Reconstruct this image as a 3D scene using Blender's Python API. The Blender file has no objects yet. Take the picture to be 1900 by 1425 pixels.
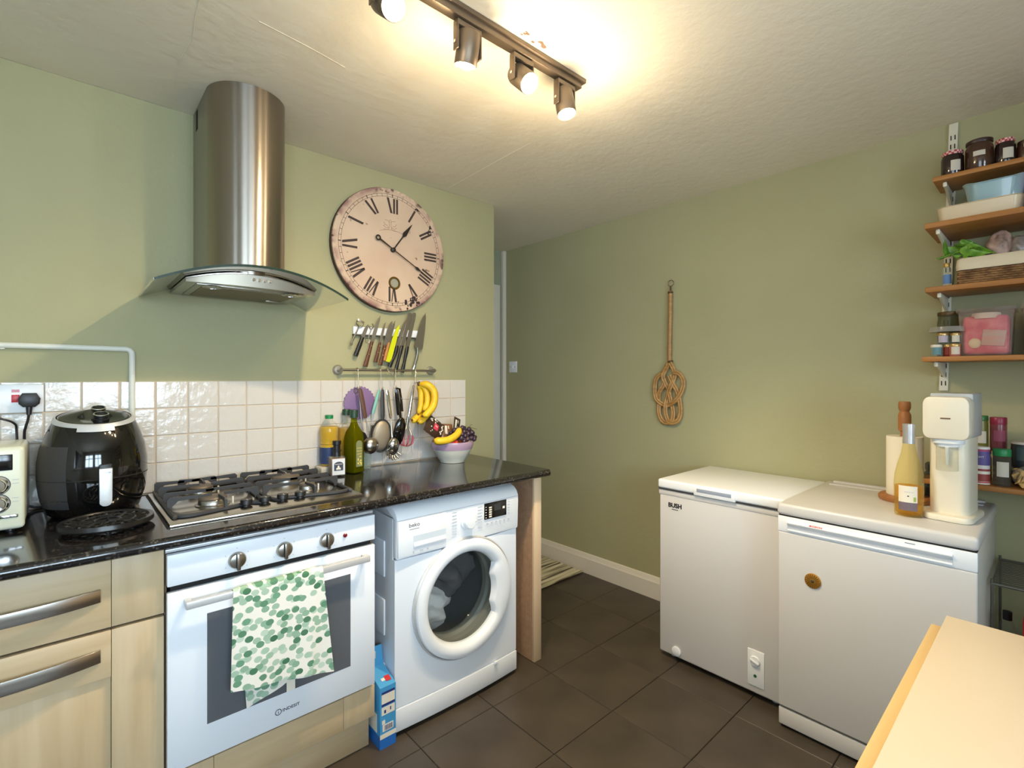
import bpy, bmesh, math, random
from mathutils import Matrix, Vector
random.seed(7)
R = math.radians
S = bpy.context.scene
C = S.collection
# ------------------------------------------------------------------ camera, world, daylight, exposure
cam_d = bpy.data.cameras.new('camera'); cam = bpy.data.objects.new('camera', cam_d); C.objects.link(cam)
cam.location = (0, 0, 1.316); cam.rotation_euler = (R(90), 0, R(48.1 - 90))
cam_d.sensor_width = 36; cam_d.lens = 36 * 917 / 1900; cam_d.shift_y = -13 / 1900; cam_d.clip_start = 0.02
S.camera = cam
S.view_settings.view_transform = 'Standard'; S.view_settings.look = 'None'
S.view_settings.gamma = 1; S.view_settings.use_curve_mapping = False
S.view_settings.exposure = 0.7
world = bpy.data.worlds.new('overcast_sky'); S.world = world; world.use_nodes = True
bg = world.node_tree.nodes['Background']; bg.inputs[0].default_value = (0.72, 0.86, 1, 1); bg.inputs[1].default_value = 3.0
try:
    S.cycles.max_bounces = 10; S.cycles.diffuse_bounces = 5; S.cycles.glossy_bounces = 5
    S.cycles.transparent_max_bounces = 24; S.cycles.sample_clamp_indirect = 4
    S.cycles.caustics_reflective = False; S.cycles.caustics_refractive = False
    S.cycles.use_denoising = True
except Exception:
    pass
DAY = (0.70, 0.86, 1.0)
def area(name, loc, rot, w, h, power, col):
    l = bpy.data.lights.new(name, 'AREA'); l.shape = 'RECTANGLE'; l.size = w; l.size_y = h; l.energy = power; l.color = col
    o = bpy.data.objects.new(name, l); C.objects.link(o); o.location = loc; o.rotation_euler = rot
    return o
WINDOWS = [(-1.35, -0.25, 0.95, 2.1), (-0.05, 0.85, 0.95, 2.1)]           # x0, x1, z0, z1 in the wall behind the camera
YF = -1.75
for x0, x1, z0, z1 in WINDOWS:
    area('daylight', ((x0 + x1) / 2, YF - 0.22, (z0 + z1) / 2), (R(102), 0, 0), x1 - x0, z1 - z0, 50 * (x1 - x0) / 1.3, DAY)
ADDED_SIDE_WINDOW = (-1.35, 0.15, 0.95, 2.1)                                  # y0, y1, z0, z1 of an invented window left of the camera, added to brighten the room
area('daylight', (-1.6 - 0.22, -0.6, 1.525), (R(102), 0, R(-90)), 1.5, 1.15, 6, DAY)  # extra light outside the added side window, for freezer fronts and ceiling

# ------------------------------------------------------------------ materials (all procedural)
def lin(c):
    c = [v / 255 for v in c]
    return tuple(v / 12.92 if v <= .04045 else ((v + .055) / 1.055) ** 2.4 for v in c)
def M(name, col, rough=.5, metal=0, bump=None, var=None, coat=0, spec=.5, sub=0, emit=None, aniso=0):
    m = bpy.data.materials.new(name); m.use_nodes = True; nt = m.node_tree; b = nt.nodes['Principled BSDF']
    b.inputs['Base Color'].default_value = (*lin(col), 1); b.inputs['Roughness'].default_value = rough
    b.inputs['Metallic'].default_value = metal; b.inputs['Specular IOR Level'].default_value = spec
    b.inputs['Coat Weight'].default_value = coat; b.inputs['Coat Roughness'].default_value = .05
    if aniso:
        b.inputs['Anisotropic'].default_value = aniso; b.inputs['Anisotropic Rotation'].default_value = .25
        tg = nt.nodes.new('ShaderNodeTangent'); tg.direction_type = 'RADIAL'; tg.axis = 'Z'; nt.links.new(tg.outputs[0], b.inputs['Tangent'])
    if emit: b.inputs['Emission Color'].default_value = (*lin(emit[0]), 1); b.inputs['Emission Strength'].default_value = emit[1]
    tc = None
    def coords(scale):
        nonlocal tc
        if tc is None: tc = nt.nodes.new('ShaderNodeTexCoord')
        mp = nt.nodes.new('ShaderNodeMapping'); mp.inputs['Scale'].default_value = scale if hasattr(scale, '__len__') else (scale,) * 3
        nt.links.new(tc.outputs['Object'], mp.inputs[0]); return mp.outputs[0]
    if var:                                                         # (scale, other colour, contrast low, contrast high)
        n = nt.nodes.new('ShaderNodeTexNoise'); n.inputs['Scale'].default_value = 1; n.inputs['Detail'].default_value = 5
        nt.links.new(coords(var[0]), n.inputs['Vector'])
        r = nt.nodes.new('ShaderNodeValToRGB'); r.color_ramp.elements[0].position = var[2]; r.color_ramp.elements[1].position = var[3]
        r.color_ramp.elements[0].color = (*lin(col), 1); r.color_ramp.elements[1].color = (*lin(var[1]), 1)
        nt.links.new(n.outputs['Fac'], r.inputs[0]); nt.links.new(r.outputs[0], b.inputs['Base Color'])
    if bump:                                                        # (scale, strength, distance)
        n = nt.nodes.new('ShaderNodeTexNoise'); n.inputs['Scale'].default_value = 1; n.inputs['Detail'].default_value = 4
        nt.links.new(coords(bump[0]), n.inputs['Vector'])
        bp = nt.nodes.new('ShaderNodeBump'); bp.inputs['Strength'].default_value = bump[1]; bp.inputs['Distance'].default_value = bump[2]
        nt.links.new(n.outputs['Fac'], bp.inputs['Height']); nt.links.new(bp.outputs[0], b.inputs['Normal'])
    return m
def clear(name, col, solid=.2, rough=.05, body=None, edge=.55):
    """see-through glass, plastic or liquid: tinted transparency mixed with a glossy body"""
    m = M(name, body or col, rough); nt = m.node_tree; b = nt.nodes['Principled BSDF']; out = nt.nodes['Material Output']
    t = nt.nodes.new('ShaderNodeBsdfTransparent'); t.inputs[0].default_value = (*lin(col), 1)
    lw = nt.nodes.new('ShaderNodeLayerWeight'); lw.inputs[0].default_value = .25
    mr = nt.nodes.new('ShaderNodeMapRange'); mr.inputs['To Min'].default_value = solid; mr.inputs['To Max'].default_value = min(1, solid + edge)
    mx = nt.nodes.new('ShaderNodeMixShader')
    nt.links.new(lw.outputs['Facing'], mr.inputs[0]); nt.links.new(mr.outputs[0], mx.inputs[0])
    nt.links.new(t.outputs[0], mx.inputs[1]); nt.links.new(b.outputs[0], mx.inputs[2]); nt.links.new(mx.outputs[0], out.inputs[0])
    return m
def glass(name, tint=(240, 248, 244), ior=1.45):
    """thin pane: transparency with Fresnel reflection"""
    m = bpy.data.materials.new(name); m.use_nodes = True; nt = m.node_tree; out = nt.nodes['Material Output']
    nt.nodes.remove(nt.nodes['Principled BSDF'])
    t = nt.nodes.new('ShaderNodeBsdfTransparent'); t.inputs[0].default_value = (*lin(tint), 1)
    g = nt.nodes.new('ShaderNodeBsdfGlossy'); g.inputs['Roughness'].default_value = .02
    fr = nt.nodes.new('ShaderNodeFresnel'); fr.inputs[0].default_value = ior
    mx = nt.nodes.new('ShaderNodeMixShader')
    nt.links.new(fr.outputs[0], mx.inputs[0]); nt.links.new(t.outputs[0], mx.inputs[1]); nt.links.new(g.outputs[0], mx.inputs[2])
    nt.links.new(mx.outputs[0], out.inputs[0]); return m

wall_paint = M('sage_wall_paint', (168, 165, 129), .75, bump=(55, .22, .004), var=(2.2, (172, 170, 133), .35, .7))
rear_bounce_paint = M('off_white_bounce_paint', (228, 226, 216), .75, bump=(55, .15, .004))  # unseen walls, coloured off-white to bounce more light into the room
hall_paint = M('grey_green_hall_paint', (156, 162, 138), .8, bump=(40, .15, .004))
ceil_paint = M('white_ceiling_plaster', (240, 233, 216), .85, bump=(26, .35, .006), var=(1.4, (234, 226, 208), .35, .7))
white_gloss = M('white_gloss_paint', (226, 222, 210), .35, bump=(30, .08, .002))
floor_tile_m = M('charcoal_floor_tile', (62, 55, 47), .42, bump=(22, .25, .003), var=(5, (78, 70, 60), .35, .72))
floor_grout = M('grey_floor_grout', (92, 82, 70), .8)
tile_m = M('cream_glazed_tile', (214, 209, 202), .10, bump=(34, .45, .006), coat=.4)
tile_m2 = M('embossed_cream_tile', (218, 212, 200), .10, bump=(60, .8, .006), coat=.4)
grout = M('beige_tile_grout', (206, 184, 156), .8)
beech_v = M('pale_beech_upright_grain', (204, 184, 150), .42, var=((26, 26, 2.2), (188, 165, 128), .35, .7))
beech_h = M('pale_beech_level_grain', (204, 184, 150), .42, var=((2.2, 26, 26), (188, 165, 128), .35, .7))
chip = M('brown_chipboard', (176, 142, 112), .7, var=(60, (160, 126, 98), .3, .7))
carcass_m = M('dark_cabinet_inside', (120, 100, 76), .7)
def speckle():
    m = M('black_speckled_laminate', (22, 22, 24), .12, coat=.3); nt = m.node_tree; b = nt.nodes['Principled BSDF']
    tc = nt.nodes.new('ShaderNodeTexCoord'); v = nt.nodes.new('ShaderNodeTexVoronoi'); v.inputs['Scale'].default_value = 110
    n = nt.nodes.new('ShaderNodeTexNoise'); n.inputs['Scale'].default_value = 38; n.inputs['Detail'].default_value = 5
    ad = nt.nodes.new('ShaderNodeMath'); ad.operation = 'SUBTRACT'
    r = nt.nodes.new('ShaderNodeValToRGB'); e = r.color_ramp.elements
    e[0].position = .30; e[0].color = (*lin((27, 25, 26)), 1); e[1].position = .70; e[1].color = (*lin((92, 87, 83)), 1)
    r.color_ramp.elements.new(.5).color = (*lin((62, 58, 55)), 1)
    nt.links.new(tc.outputs['Object'], v.inputs['Vector']); nt.links.new(tc.outputs['Object'], n.inputs['Vector'])
    nt.links.new(n.outputs['Fac'], ad.inputs[0]); nt.links.new(v.outputs['Distance'], ad.inputs[1])
    ad2 = nt.nodes.new('ShaderNodeMath'); ad2.operation = 'ADD'; ad2.inputs[1].default_value = .2
    nt.links.new(ad.outputs[0], ad2.inputs[0]); nt.links.new(ad2.outputs[0], r.inputs[0]); nt.links.new(r.outputs[0], b.inputs['Base Color'])
    return m
worktop_m = speckle()
white_app = M('white_enamel', (234, 241, 250), .28)
white_app2 = M('white_plastic', (236, 241, 247), .35)
warm_white = M('warm_white_steel', (208, 207, 206), .33, bump=(180, .04, .001))
steel = M('brushed_steel', (158, 150, 140), .30, 1, aniso=.9)
steel_h = M('brushed_steel_level', (186, 182, 176), .26, 1, bump=((4, 600, 600), .05, .0004))
chrome = M('polished_chrome', (214, 214, 214), .08, 1)
satin = M('satin_nickel', (170, 166, 158), .32, 1)
silver_p = M('silver_plastic', (206, 208, 210), .35, .3)
iron = M('black_cast_iron', (54, 55, 58), .55, bump=(120, .2, .001))
trivet_m = M('black_enamelled_iron', (26, 25, 25), .3, bump=(90, .2, .001))
black_gloss = M('glossy_black_plastic', (14, 13, 13), .07, coat=.5)
black_p = M('black_plastic', (24, 24, 26), .4)
grey_p = M('dark_grey_plastic', (58, 58, 60), .45)
dark = M('dark_gap', (26, 24, 24), .8)
oven_glass = M('grey_oven_glass', (96, 100, 106), .10, coat=.4)
display_m = M('black_display', (18, 17, 17), .12)
ink = M('dark_grey_ink', (70, 72, 80), .6)
pale_ink = M('pale_grey_ink', (186, 190, 198), .6)
black_ink = M('black_ink', (30, 28, 30), .6)
red_ink = M('red_ink', (196, 40, 46), .5)
red_m = M('red_plastic', (190, 30, 34), .35)
bronze = M('bronze_lamp_metal', (112, 98, 82), .42, .6)
lamp_glow = M('lit_lamp_face', (255, 240, 214), .5, emit=((255, 236, 200), 22))
paper = M('off_white_paper', (232, 226, 210), .8)
paper_blue = M('blue_paper_label', (96, 128, 172), .7)
# ------------------------------------------------------------------ geometry helpers
ROOT = {}
def root_matrix(o):
    while o.parent: o = o.parent
    return ROOT.get(o.name, Matrix.Identity(4))
def thing(name, label, cat, loc=(0, 0, 0), rotz=0, group=None):
    o = bpy.data.objects.new(name, None); C.objects.link(o); o.empty_display_size = .05
    o.location = loc; o.rotation_euler = (0, 0, rotz); o['label'] = label; o['category'] = cat
    if group: o['group'] = group
    ROOT[o.name] = Matrix.Translation(loc) @ Matrix.Rotation(rotz, 4, 'Z')
    return o
def frame(o_, r_, u_):
    r_ = Vector(r_).normalized(); u_ = Vector(u_); n_ = r_.cross(u_).normalized(); u_ = n_.cross(r_)
    m = Matrix.Identity(4)
    for i in range(3): m[i][0], m[i][1], m[i][2], m[i][3] = r_[i], u_[i], n_[i], o_[i]
    return m
class G:
    def __init__(s): s.bm = bmesh.new()
    def _new(s, n0, mat=None):
        vs = s.bm.verts[:][n0:] if n0 else s.bm.verts[:]
        if mat is not None: bmesh.ops.transform(s.bm, matrix=mat, verts=vs)
        return vs
    def box(s, a, b, bev=0, seg=2, mat=None):
        n0 = len(s.bm.verts); s.bm.verts.ensure_lookup_table()
        vs = [s.bm.verts.new((x, y, z)) for x in (a[0], b[0]) for y in (a[1], b[1]) for z in (a[2], b[2])]
        fs = [s.bm.faces.new([vs[i] for i in f]) for f in ((0, 1, 3, 2), (4, 6, 7, 5), (0, 4, 5, 1), (2, 3, 7, 6), (0, 2, 6, 4), (1, 5, 7, 3))]
        if bev:
            es = list({e for f in fs for e in f.edges})
            r = bmesh.ops.bevel(s.bm, geom=es, offset=bev, segments=seg, affect='EDGES', profile=.5, clamp_overlap=True)
            vs = list({v for f in r['faces'] for v in f.verts} | {v for v in vs if v.is_valid})
        bmesh.ops.recalc_face_normals(s.bm, faces=list({f for v in vs for f in v.link_faces}))
        if mat is not None: bmesh.ops.transform(s.bm, matrix=mat, verts=vs)
        return s
    def rings(s, rings, closed=True, caps=(True, True)):
        """skin a list of vertex rings"""
        vv = [[s.bm.verts.new(p) for p in r] for r in rings]; n = len(vv[0]); fs = []
        for a, b in zip(vv, vv[1:]):
            for i in range(n if closed else n - 1):
                j = (i + 1) % n
                try: fs.append(s.bm.faces.new((a[i], a[j], b[j], b[i])))
                except ValueError: pass
        if closed:
            if caps[0]: fs.append(s.bm.faces.new(vv[0][::-1]))
            if caps[1]: fs.append(s.bm.faces.new(vv[-1]))
        bmesh.ops.recalc_face_normals(s.bm, faces=fs)
        return s
    def lathe(s, prof, c=(0, 0, 0), seg=28, axis='z', caps=(True, True), sx=1, sy=1, mat=None):
        c = Vector(c); rr = []
        for r, h in prof:
            ring = []
            for i in range(seg):
                a = 2 * math.pi * i / seg; x, y = math.cos(a) * r * sx, math.sin(a) * r * sy
                p = Vector((x, y, h)) if axis == 'z' else Vector((x, h, y)) if axis == 'y' else Vector((h, x, y))
                p = c + p
                ring.append(mat @ p if mat is not None else p)
            rr.append(ring)
        return s.rings(rr, True, caps)
    def cyl(s, p0, p1, r0, r1=None, seg=20, caps=(True, True)):
        return s.tube([p0, p1], [r0, r0 if r1 is None else r1], seg, caps=caps)
    def tube(s, pts, r, seg=8, closed=False, caps=(True, True), flat=1, up=None):
        pts = [Vector(p) for p in pts]; n = len(pts)
        if not hasattr(r, '__len__'): r = [r] * n
        rr = []; prev = Vector(up) if up else None
        for i, p in enumerate(pts):
            if closed: t = pts[(i + 1) % n] - pts[i - 1]
            else: t = pts[min(i + 1, n - 1)] - pts[max(i - 1, 0)]
            t.normalize()
            if prev is None:
                prev = Vector((0, 0, 1)) if abs(t.z) < .9 else Vector((1, 0, 0))
            u = (prev - t * prev.dot(t))
            if u.length < 1e-6: u = t.orthogonal()
            u.normalize(); prev = u; w = t.cross(u)
            rr.append([p + (u * math.cos(2 * math.pi * k / seg) * flat + w * math.sin(2 * math.pi * k / seg)) * r[i] for k in range(seg)])
        if closed: rr.append(rr[0]); return s.rings(rr, True, (False, False))
        return s.rings(rr, True, caps)
    def prism(s, poly, axis, d0, d1, bev=0):
        f = {'x': lambda u, v, d: (d, u, v), 'y': lambda u, v, d: (u, d, v), 'z': lambda u, v, d: (u, v, d)}[axis]
        a = [s.bm.verts.new(f(u, v, d0)) for u, v in poly]; b = [s.bm.verts.new(f(u, v, d1)) for u, v in poly]
        fs = [s.bm.faces.new(a), s.bm.faces.new(b[::-1])]
        for i in range(len(a)):
            j = (i + 1) % len(a); fs.append(s.bm.faces.new((a[i], b[i], b[j], a[j])))
        bmesh.ops.recalc_face_normals(s.bm, faces=fs)
        if bev:
            es = list({e for q in fs[:2] for e in q.edges})
            bmesh.ops.bevel(s.bm, geom=es, offset=bev, segments=2, affect='EDGES', profile=.5, clamp_overlap=True)
        return s
    def ball(s, c, r, seg=14, scale=(1, 1, 1)):
        m = Matrix.Translation(c) @ Matrix.Diagonal((*scale, 1))
        bmesh.ops.create_uvsphere(s.bm, u_segments=seg, v_segments=max(6, seg * 2 // 3), radius=r, matrix=m); return s
    def grid(s, nu, nv, fn):
        vv = [[s.bm.verts.new(fn(i / nu, j / nv)) for i in range(nu + 1)] for j in range(nv + 1)]
        for j in range(nv):
            for i in range(nu): s.bm.faces.new((vv[j][i], vv[j][i + 1], vv[j + 1][i + 1], vv[j + 1][i]))
        return s
    def solid(s, t):
        bmesh.ops.recalc_face_normals(s.bm, faces=s.bm.faces[:])
        bmesh.ops.solidify(s.bm, geom=s.bm.faces[:], thickness=t); return s
    def mesh(s, name, mat, smooth=35):
        me = bpy.data.meshes.new(name); s.bm.normal_update(); s.bm.to_mesh(me); s.bm.free()
        if mat: me.materials.append(mat)
        if smooth:
            me.polygons.foreach_set('use_smooth', [True] * len(me.polygons))
            try: me.set_sharp_from_angle(angle=R(smooth))
            except Exception: pass
        return me
    def done(s, name, mat, parent=None, smooth=35, label=None, cat=None, base=None, group=None, kind=None, local=False):
        """parts are given in room coordinates; they are brought into the frame of their thing"""
        return place(s.mesh(name, mat, smooth), name, parent, label, cat, base, group, kind, local)
def place(me, name, parent=None, label=None, cat=None, base=None, group=None, kind=None, local=False):
    o = bpy.data.objects.new(name, me); C.objects.link(o)
    if parent:
        o.parent = parent
        if not local: me.transform(root_matrix(parent).inverted())
    elif base is not None:
        me.transform(Matrix.Translation(base).inverted()); o.location = base; ROOT[o.name] = Matrix.Translation(base)
    if label: o['label'] = label
    if cat: o['category'] = cat
    if group: o['group'] = group
    if kind: o['kind'] = kind
    return o
def struct(g, name, mat, parent=None, smooth=35): return g.done(name, mat, parent, smooth, kind=None if parent else 'structure')
def dup(root, loc, rotz=0, label=None, group=None):
    r = root.copy(); C.objects.link(r); r.location = loc; r.rotation_euler = (0, 0, rotz)
    if label: r['label'] = label
    if group: r['group'] = group
    for ch in list(root.children):
        c = ch.copy(); C.objects.link(c); c.parent = r
        for k in ch.children:
            d = k.copy(); C.objects.link(d); d.parent = c
    return r
def text(s, size, mat, parent, fr, name='lettering', thick=.0004, wide=1, bold=0):
    cu = bpy.data.curves.new('t', 'FONT'); cu.body = s; cu.size = size; cu.align_x = 'CENTER'; cu.align_y = 'CENTER'
    cu.extrude = thick; cu.offset = bold; cu.resolution_u = 3
    ob = bpy.data.objects.new('t', cu); me = bpy.data.meshes.new_from_object(ob)
    bpy.data.objects.remove(ob); bpy.data.curves.remove(cu)
    me.name = name; me.materials.clear(); me.materials.append(mat)
    me.transform(fr @ Matrix.Diagonal((wide, 1, 1, 1)))
    return place(me, name, parent)
FRONT = lambda x, y, z: frame((x, y, z), (1, 0, 0), (0, 0, 1))          # reads from the room, on a face turned to -Y
SIDE = lambda x, y, z: frame((x, y, z), (0, -1, 0), (0, 0, 1))          # on a face turned to -X
def arc(c, r, a0, a1, n, f): return [f(c[0] + r * math.cos(R(a0 + (a1 - a0) * i / n)), c[1] + r * math.sin(R(a0 + (a1 - a0) * i / n))) for i in range(n + 1)]
def smooth_path(pts, n=6):
    """Catmull-Rom through the points"""
    P = [Vector(p) for p in pts]; P = [P[0] * 2 - P[1]] + P + [P[-1] * 2 - P[-2]]; out = []
    for i in range(1, len(P) - 2):
        a, b, c, d = P[i - 1:i + 3]
        for k in range(n):
            t = k / n
            out.append(.5 * ((2 * b) + (c - a) * t + (2 * a - 5 * b + 4 * c - d) * t * t + (3 * b - a - 3 * c + d) * t ** 3))
    out.append(P[-2]); return out

# ------------------------------------------------------------------ the room
YA, XB, YC, ZC, XL = 2.227, 2.60, 3.0, 2.32, -1.6
struct(G().box((XL - .1, YF - .12, -.06), (XB + .1, YC + .3, -.007)), 'floor', floor_grout)
floor = bpy.data.objects['floor']
ft = G().box((-.1656, -.1656, -.006), (.1656, .1656, 0), .0018, 1).mesh('floor_tile', floor_tile_m)
rows = {}
for i in range(-6, 6):
    for j in range(-10, 5):
        x, y = 1.263 + .3333 * (i + .5), 1.1865 + .3333 * (j + .5)
        if x - .165 > XB - .02 or y + .165 > YC - .02 or x < XL + .1 or y < YF + .1: pass
        x0, x1 = max(x - .1652, XL), min(x + .1652, XB); y0, y1 = max(y - .1652, YF), min(y + .1652, YC)
        if x1 - x0 < .03 or y1 - y0 < .03: continue
        whole = x1 - x0 > .33 and y1 - y0 > .33
        if whole:
            o = place(ft, 'floor_tile', floor, local=True); o.location = (x, y, -.0006 * random.random())
        else:
            G().box((x0, y0, -.006), (x1, y1, -.0004), .0025, 1).done('floor_tile', floor_tile_m, floor)
struct(G().box((XL - .1, YF - .12, ZC), (XB + .1, YC + .3, ZC + .06)), 'ceiling', ceil_paint)
ceiling = bpy.data.objects['ceiling']
struct(G().box((XL - .1, YA, 0), (1.858, YA + .12, ZC), .004, 2), 'wall_left', wall_paint)
wall_left = bpy.data.objects['wall_left']
struct(G().box((XB, YF - .12, 0), (XB + .1, YC + .3, ZC)), 'wall_right', wall_paint)
g = G().box((XL - .1, YC, 0), (1.70, YC + .12, ZC)).box((2.482, YC, 0), (XB, YC + .12, ZC)).box((1.70, YC, 1.985), (2.482, YC + .12, ZC))
struct(g, 'wall_back', hall_paint)
sy0, sy1, sz0, sz1 = ADDED_SIDE_WINDOW
struct(G().box((XL - .1, YF - .12, 0), (XL, sy0, ZC)).box((XL - .1, sy1, 0), (XL, YC, ZC)).box((XL - .1, sy0, 0), (XL, sy1, sz0)).box((XL - .1, sy0, sz1), (XL, sy1, ZC)), 'wall_side', rear_bounce_paint)
g = G(); xs = [XL] + [v for w in WINDOWS for v in w[:2]] + [XB]
for a, b in ((xs[0], xs[1]), (xs[2], xs[3]), (xs[4], xs[5])): g.box((a, YF - .12, 0), (b, YF, ZC))
for x0, x1, z0, z1 in WINDOWS: g.box((x0, YF - .12, 0), (x1, YF, z0)).box((x0, YF - .12, z1), (x1, YF, ZC))
struct(g, 'wall_front', rear_bounce_paint)
pane_m = glass('window_glass', (252, 254, 255), 1.3)
for k, (x0, x1, z0, z1) in enumerate(WINDOWS):
    g = G()
    for a in (x0, (x0 + x1) / 2 - .03, x1 - .06): g.box((a, YF - .1, z0), (a + .06, YF - .04, z1), .004)
    for a in (z0, z0 + .72, z1 - .06): g.box((x0 + .06, YF - .098, a), (x1 - .06, YF - .042, a + .06), .004)
    struct(g, 'window_%d' % (k + 1), white_gloss); wn = bpy.data.objects['window_%d' % (k + 1)]
    xm = (x0 + x1) / 2
    for a, b in ((x0 + .05, xm - .02), (xm + .02, x1 - .05)):
        for c, d in ((z0 + .05, z0 + .73), (z0 + .77, z1 - .05)):
            G().box((a, YF - .073, c), (b, YF - .069, d)).done('pane', pane_m, wn)
    G().box((x0 - .04, YF - .02, z0 - .03), (x1 + .04, YF + .1, z0), .006).done('window_sill', white_gloss, wn)
g = G()
for a in (sy0, -.63, sy1 - .06): g.box((XL - .08, a, sz0), (XL - .02, a + .06, sz1), .004)
for a in (sz0, sz1 - .06): g.box((XL - .078, sy0 + .06, a), (XL - .022, sy1 - .06, a + .06), .004)
struct(g, 'window_3', white_gloss); wn = bpy.data.objects['window_3']  # unseen window, added for the light it lets in
for a, b in ((sy0 + .05, -.62), (-.58, sy1 - .05)): G().box((XL - .053, a, sz0 + .05), (XL - .049, b, sz1 - .05)).done('pane', pane_m, wn)
G().box((XL - .02, sy0 - .04, sz0 - .03), (XL + .1, sy1 + .04, sz0), .006).done('window_sill', white_gloss, wn)
# glazed tiles of the splashback, each one a piece of the wall
tm = G().box((-.049, -.007, -.049), (.049, .003, .049), .0025, 1).mesh('wall_tile', tile_m)
zj = [1.301, 1.2005, 1.1, .9995, .892]
xj = [-.86, -.76, -.66, -.56, -.46, -.36, -.26, -.16, -.06, .0325, .1335] + [.2375 + .1006 * i for i in range(15)]
G().box((-.9, YA - .004, .885), (1.647, YA, 1.3)).done('tile_grout', grout, wall_left)
for a, b in zip(xj, xj[1:]):
    for c, d in zip(zj[1:], zj):
        if abs((b - a) - .1006) < .004 and d - c < .102:
            o = place(tm, 'wall_tile', wall_left, local=True); o.location = ((a + b) / 2, YA - .0005 - .0006 * random.random(), (c + d) / 2)
            o.rotation_euler = (random.uniform(-.006, .006), 0, random.uniform(-.006, .006))
        else:
            spl = [(a, b)] if not (a > .13 and a < .2) else [(a, .1575), (.1800, b)]
            for p, q in spl:
                G().box((p + .0012, YA - .0078, c + .0012), (q - .0012, YA + .001, d - .0012), .0025, 1).done('wall_tile', tile_m2 if p > .03 and p < .2 and c > 1.15 else tile_m, wall_left)
def baseboard(name, xa, ya, xb, yb, nx, ny):
    prof = [(0, 0), (.018, 0), (.018, .098), (.012, .106), (.011, .118), (.006, .128), (0, .130)]
    rr = [[(px + nx * d, py + ny * d, z) for d, z in prof] for px, py in ((xa, ya), (xb, yb))]
    struct(G().rings(rr), name, white_gloss)
baseboard('baseboard_right', XB, YF, XB, YC - .02, -1, 0)
baseboard('baseboard_side', XL, YF, XL, YA, 1, 0)
struct(G().box((2.568, 2.962, 0), (XB - .001, YC - .001, ZC - .002), .004), 'trim_1', white_gloss)
# hall door in the back wall
g = G().box((2.482, YC - .018, 0), (2.55, YC - .001, 2.045), .005).box((1.64, YC - .018, 1.985), (2.482, YC - .001, 2.045), .005).box((1.632, YC - .018, 0), (1.70, YC - .001, 1.985), .005)
g.box((2.462, YC - .016, 0), (2.482, YC + .12, 1.985), .002).box((1.70, YC - .016, 0), (1.72, YC + .12, 1.985), .002).box((1.72, YC - .016, 1.965), (2.462, YC + .12, 1.985), .002)
struct(g, 'door_1', white_gloss); door = bpy.data.objects['door_1']
G().box((1.724, YC + .05, .006), (2.452, YC + .088, 1.96), .003).done('door_leaf', white_gloss, door)
G().box((2.435, YC + .03, 1.63), (2.466, YC + .052, 1.73), .002).cyl((2.452, YC + .03, 1.625), (2.452, YC + .03, 1.735), .007).done('hinge', satin, door)
t = thing('pull_cord', 'white ceiling pull cord at the hall door end of the ceiling', 'light pull', (2.215, 2.73, ZC))
G().lathe([(.045, 0), (.045, -.012), (.036, -.026), (.012, -.03)], (2.215, 2.73, ZC - .001)).done('ceiling_rose', white_gloss, t)
G().cyl((2.215, 2.73, ZC - .03), (2.215, 2.73, 1.45), .0012, seg=6).done('cord', white_gloss, t)
G().lathe([(.004, 0), (.011, .01), (.009, .04), (.003, .05)], (2.215, 2.73, 1.41)).done('pull_knob', white_gloss, t)
# scraps of torn plaster by the lamp track
g = G()
for k in range(9):
    x, y = 1.03 + random.uniform(-.05, .05), 1.05 + random.uniform(-.012, .012)
    g.ball((x, y, ZC), random.uniform(.003, .008), 6, (1.6, 1, .5))
g.done('plaster_scar', M('bare_plaster', (128, 104, 84), .9), ceiling)
for pts, nm_ in (([(.255, 1.45), (.262, 1.60), (.272, 1.725), (.264, 1.86), (.274, 2.05)], 0), ([(.40, 1.515), (.459, 1.522), (.56, 1.535), (.667, 1.555)], 0), ([(1.503, 2.19), (1.492, 1.95), (1.48, 1.70), (1.475, 1.52)], 0)):
    G().tube([(x, y, ZC) for x, y in [(p.x, p.y) for p in smooth_path([(a, b, 0) for a, b in pts], 6)]], .0012, 6).done('plaster_ridge', ceil_paint, ceiling, 60)
# striped hall rug
def rug():
    m = M('striped_woven_cotton', (180, 172, 146), .95); nt = m.node_tree; b = nt.nodes['Principled BSDF']
    tc = nt.nodes.new('ShaderNodeTexCoord'); mp = nt.nodes.new('ShaderNodeMapping'); mp.inputs['Scale'].default_value = (2, 46, 1)
    n = nt.nodes.new('ShaderNodeTexNoise'); n.inputs['Scale'].default_value = 1; n.inputs['Detail'].default_value = 3
    r = nt.nodes.new('ShaderNodeValToRGB'); r.color_ramp.interpolation = 'LINEAR'; e = r.color_ramp.elements
    e[0].position = .36; e[0].color = (*lin((84, 76, 66)), 1); e[1].position = .46; e[1].color = (*lin((176, 172, 142)), 1)
    r.color_ramp.elements.new(.62).color = (*lin((206, 200, 176)), 1)
    nt.links.new(tc.outputs['Object'], mp.inputs[0]); nt.links.new(mp.outputs[0], n.inputs['Vector']); nt.links.new(n.outputs['Fac'], r.inputs[0]); nt.links.new(r.outputs[0], b.inputs['Base Color'])
    def fn(u, v): return (1.72 + .85 * u, 2.15 + .78 * v, .007 + .0025 * math.sin(v * 52 * 2 * math.pi / 2))
    G().grid(3, 104, fn).solid(.006).done('hall_rug', m, None, 60, 'striped flat-woven rug on the hall floor beyond the worktop', 'rug', (2.14, 2.5, 0))
rug()
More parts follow.
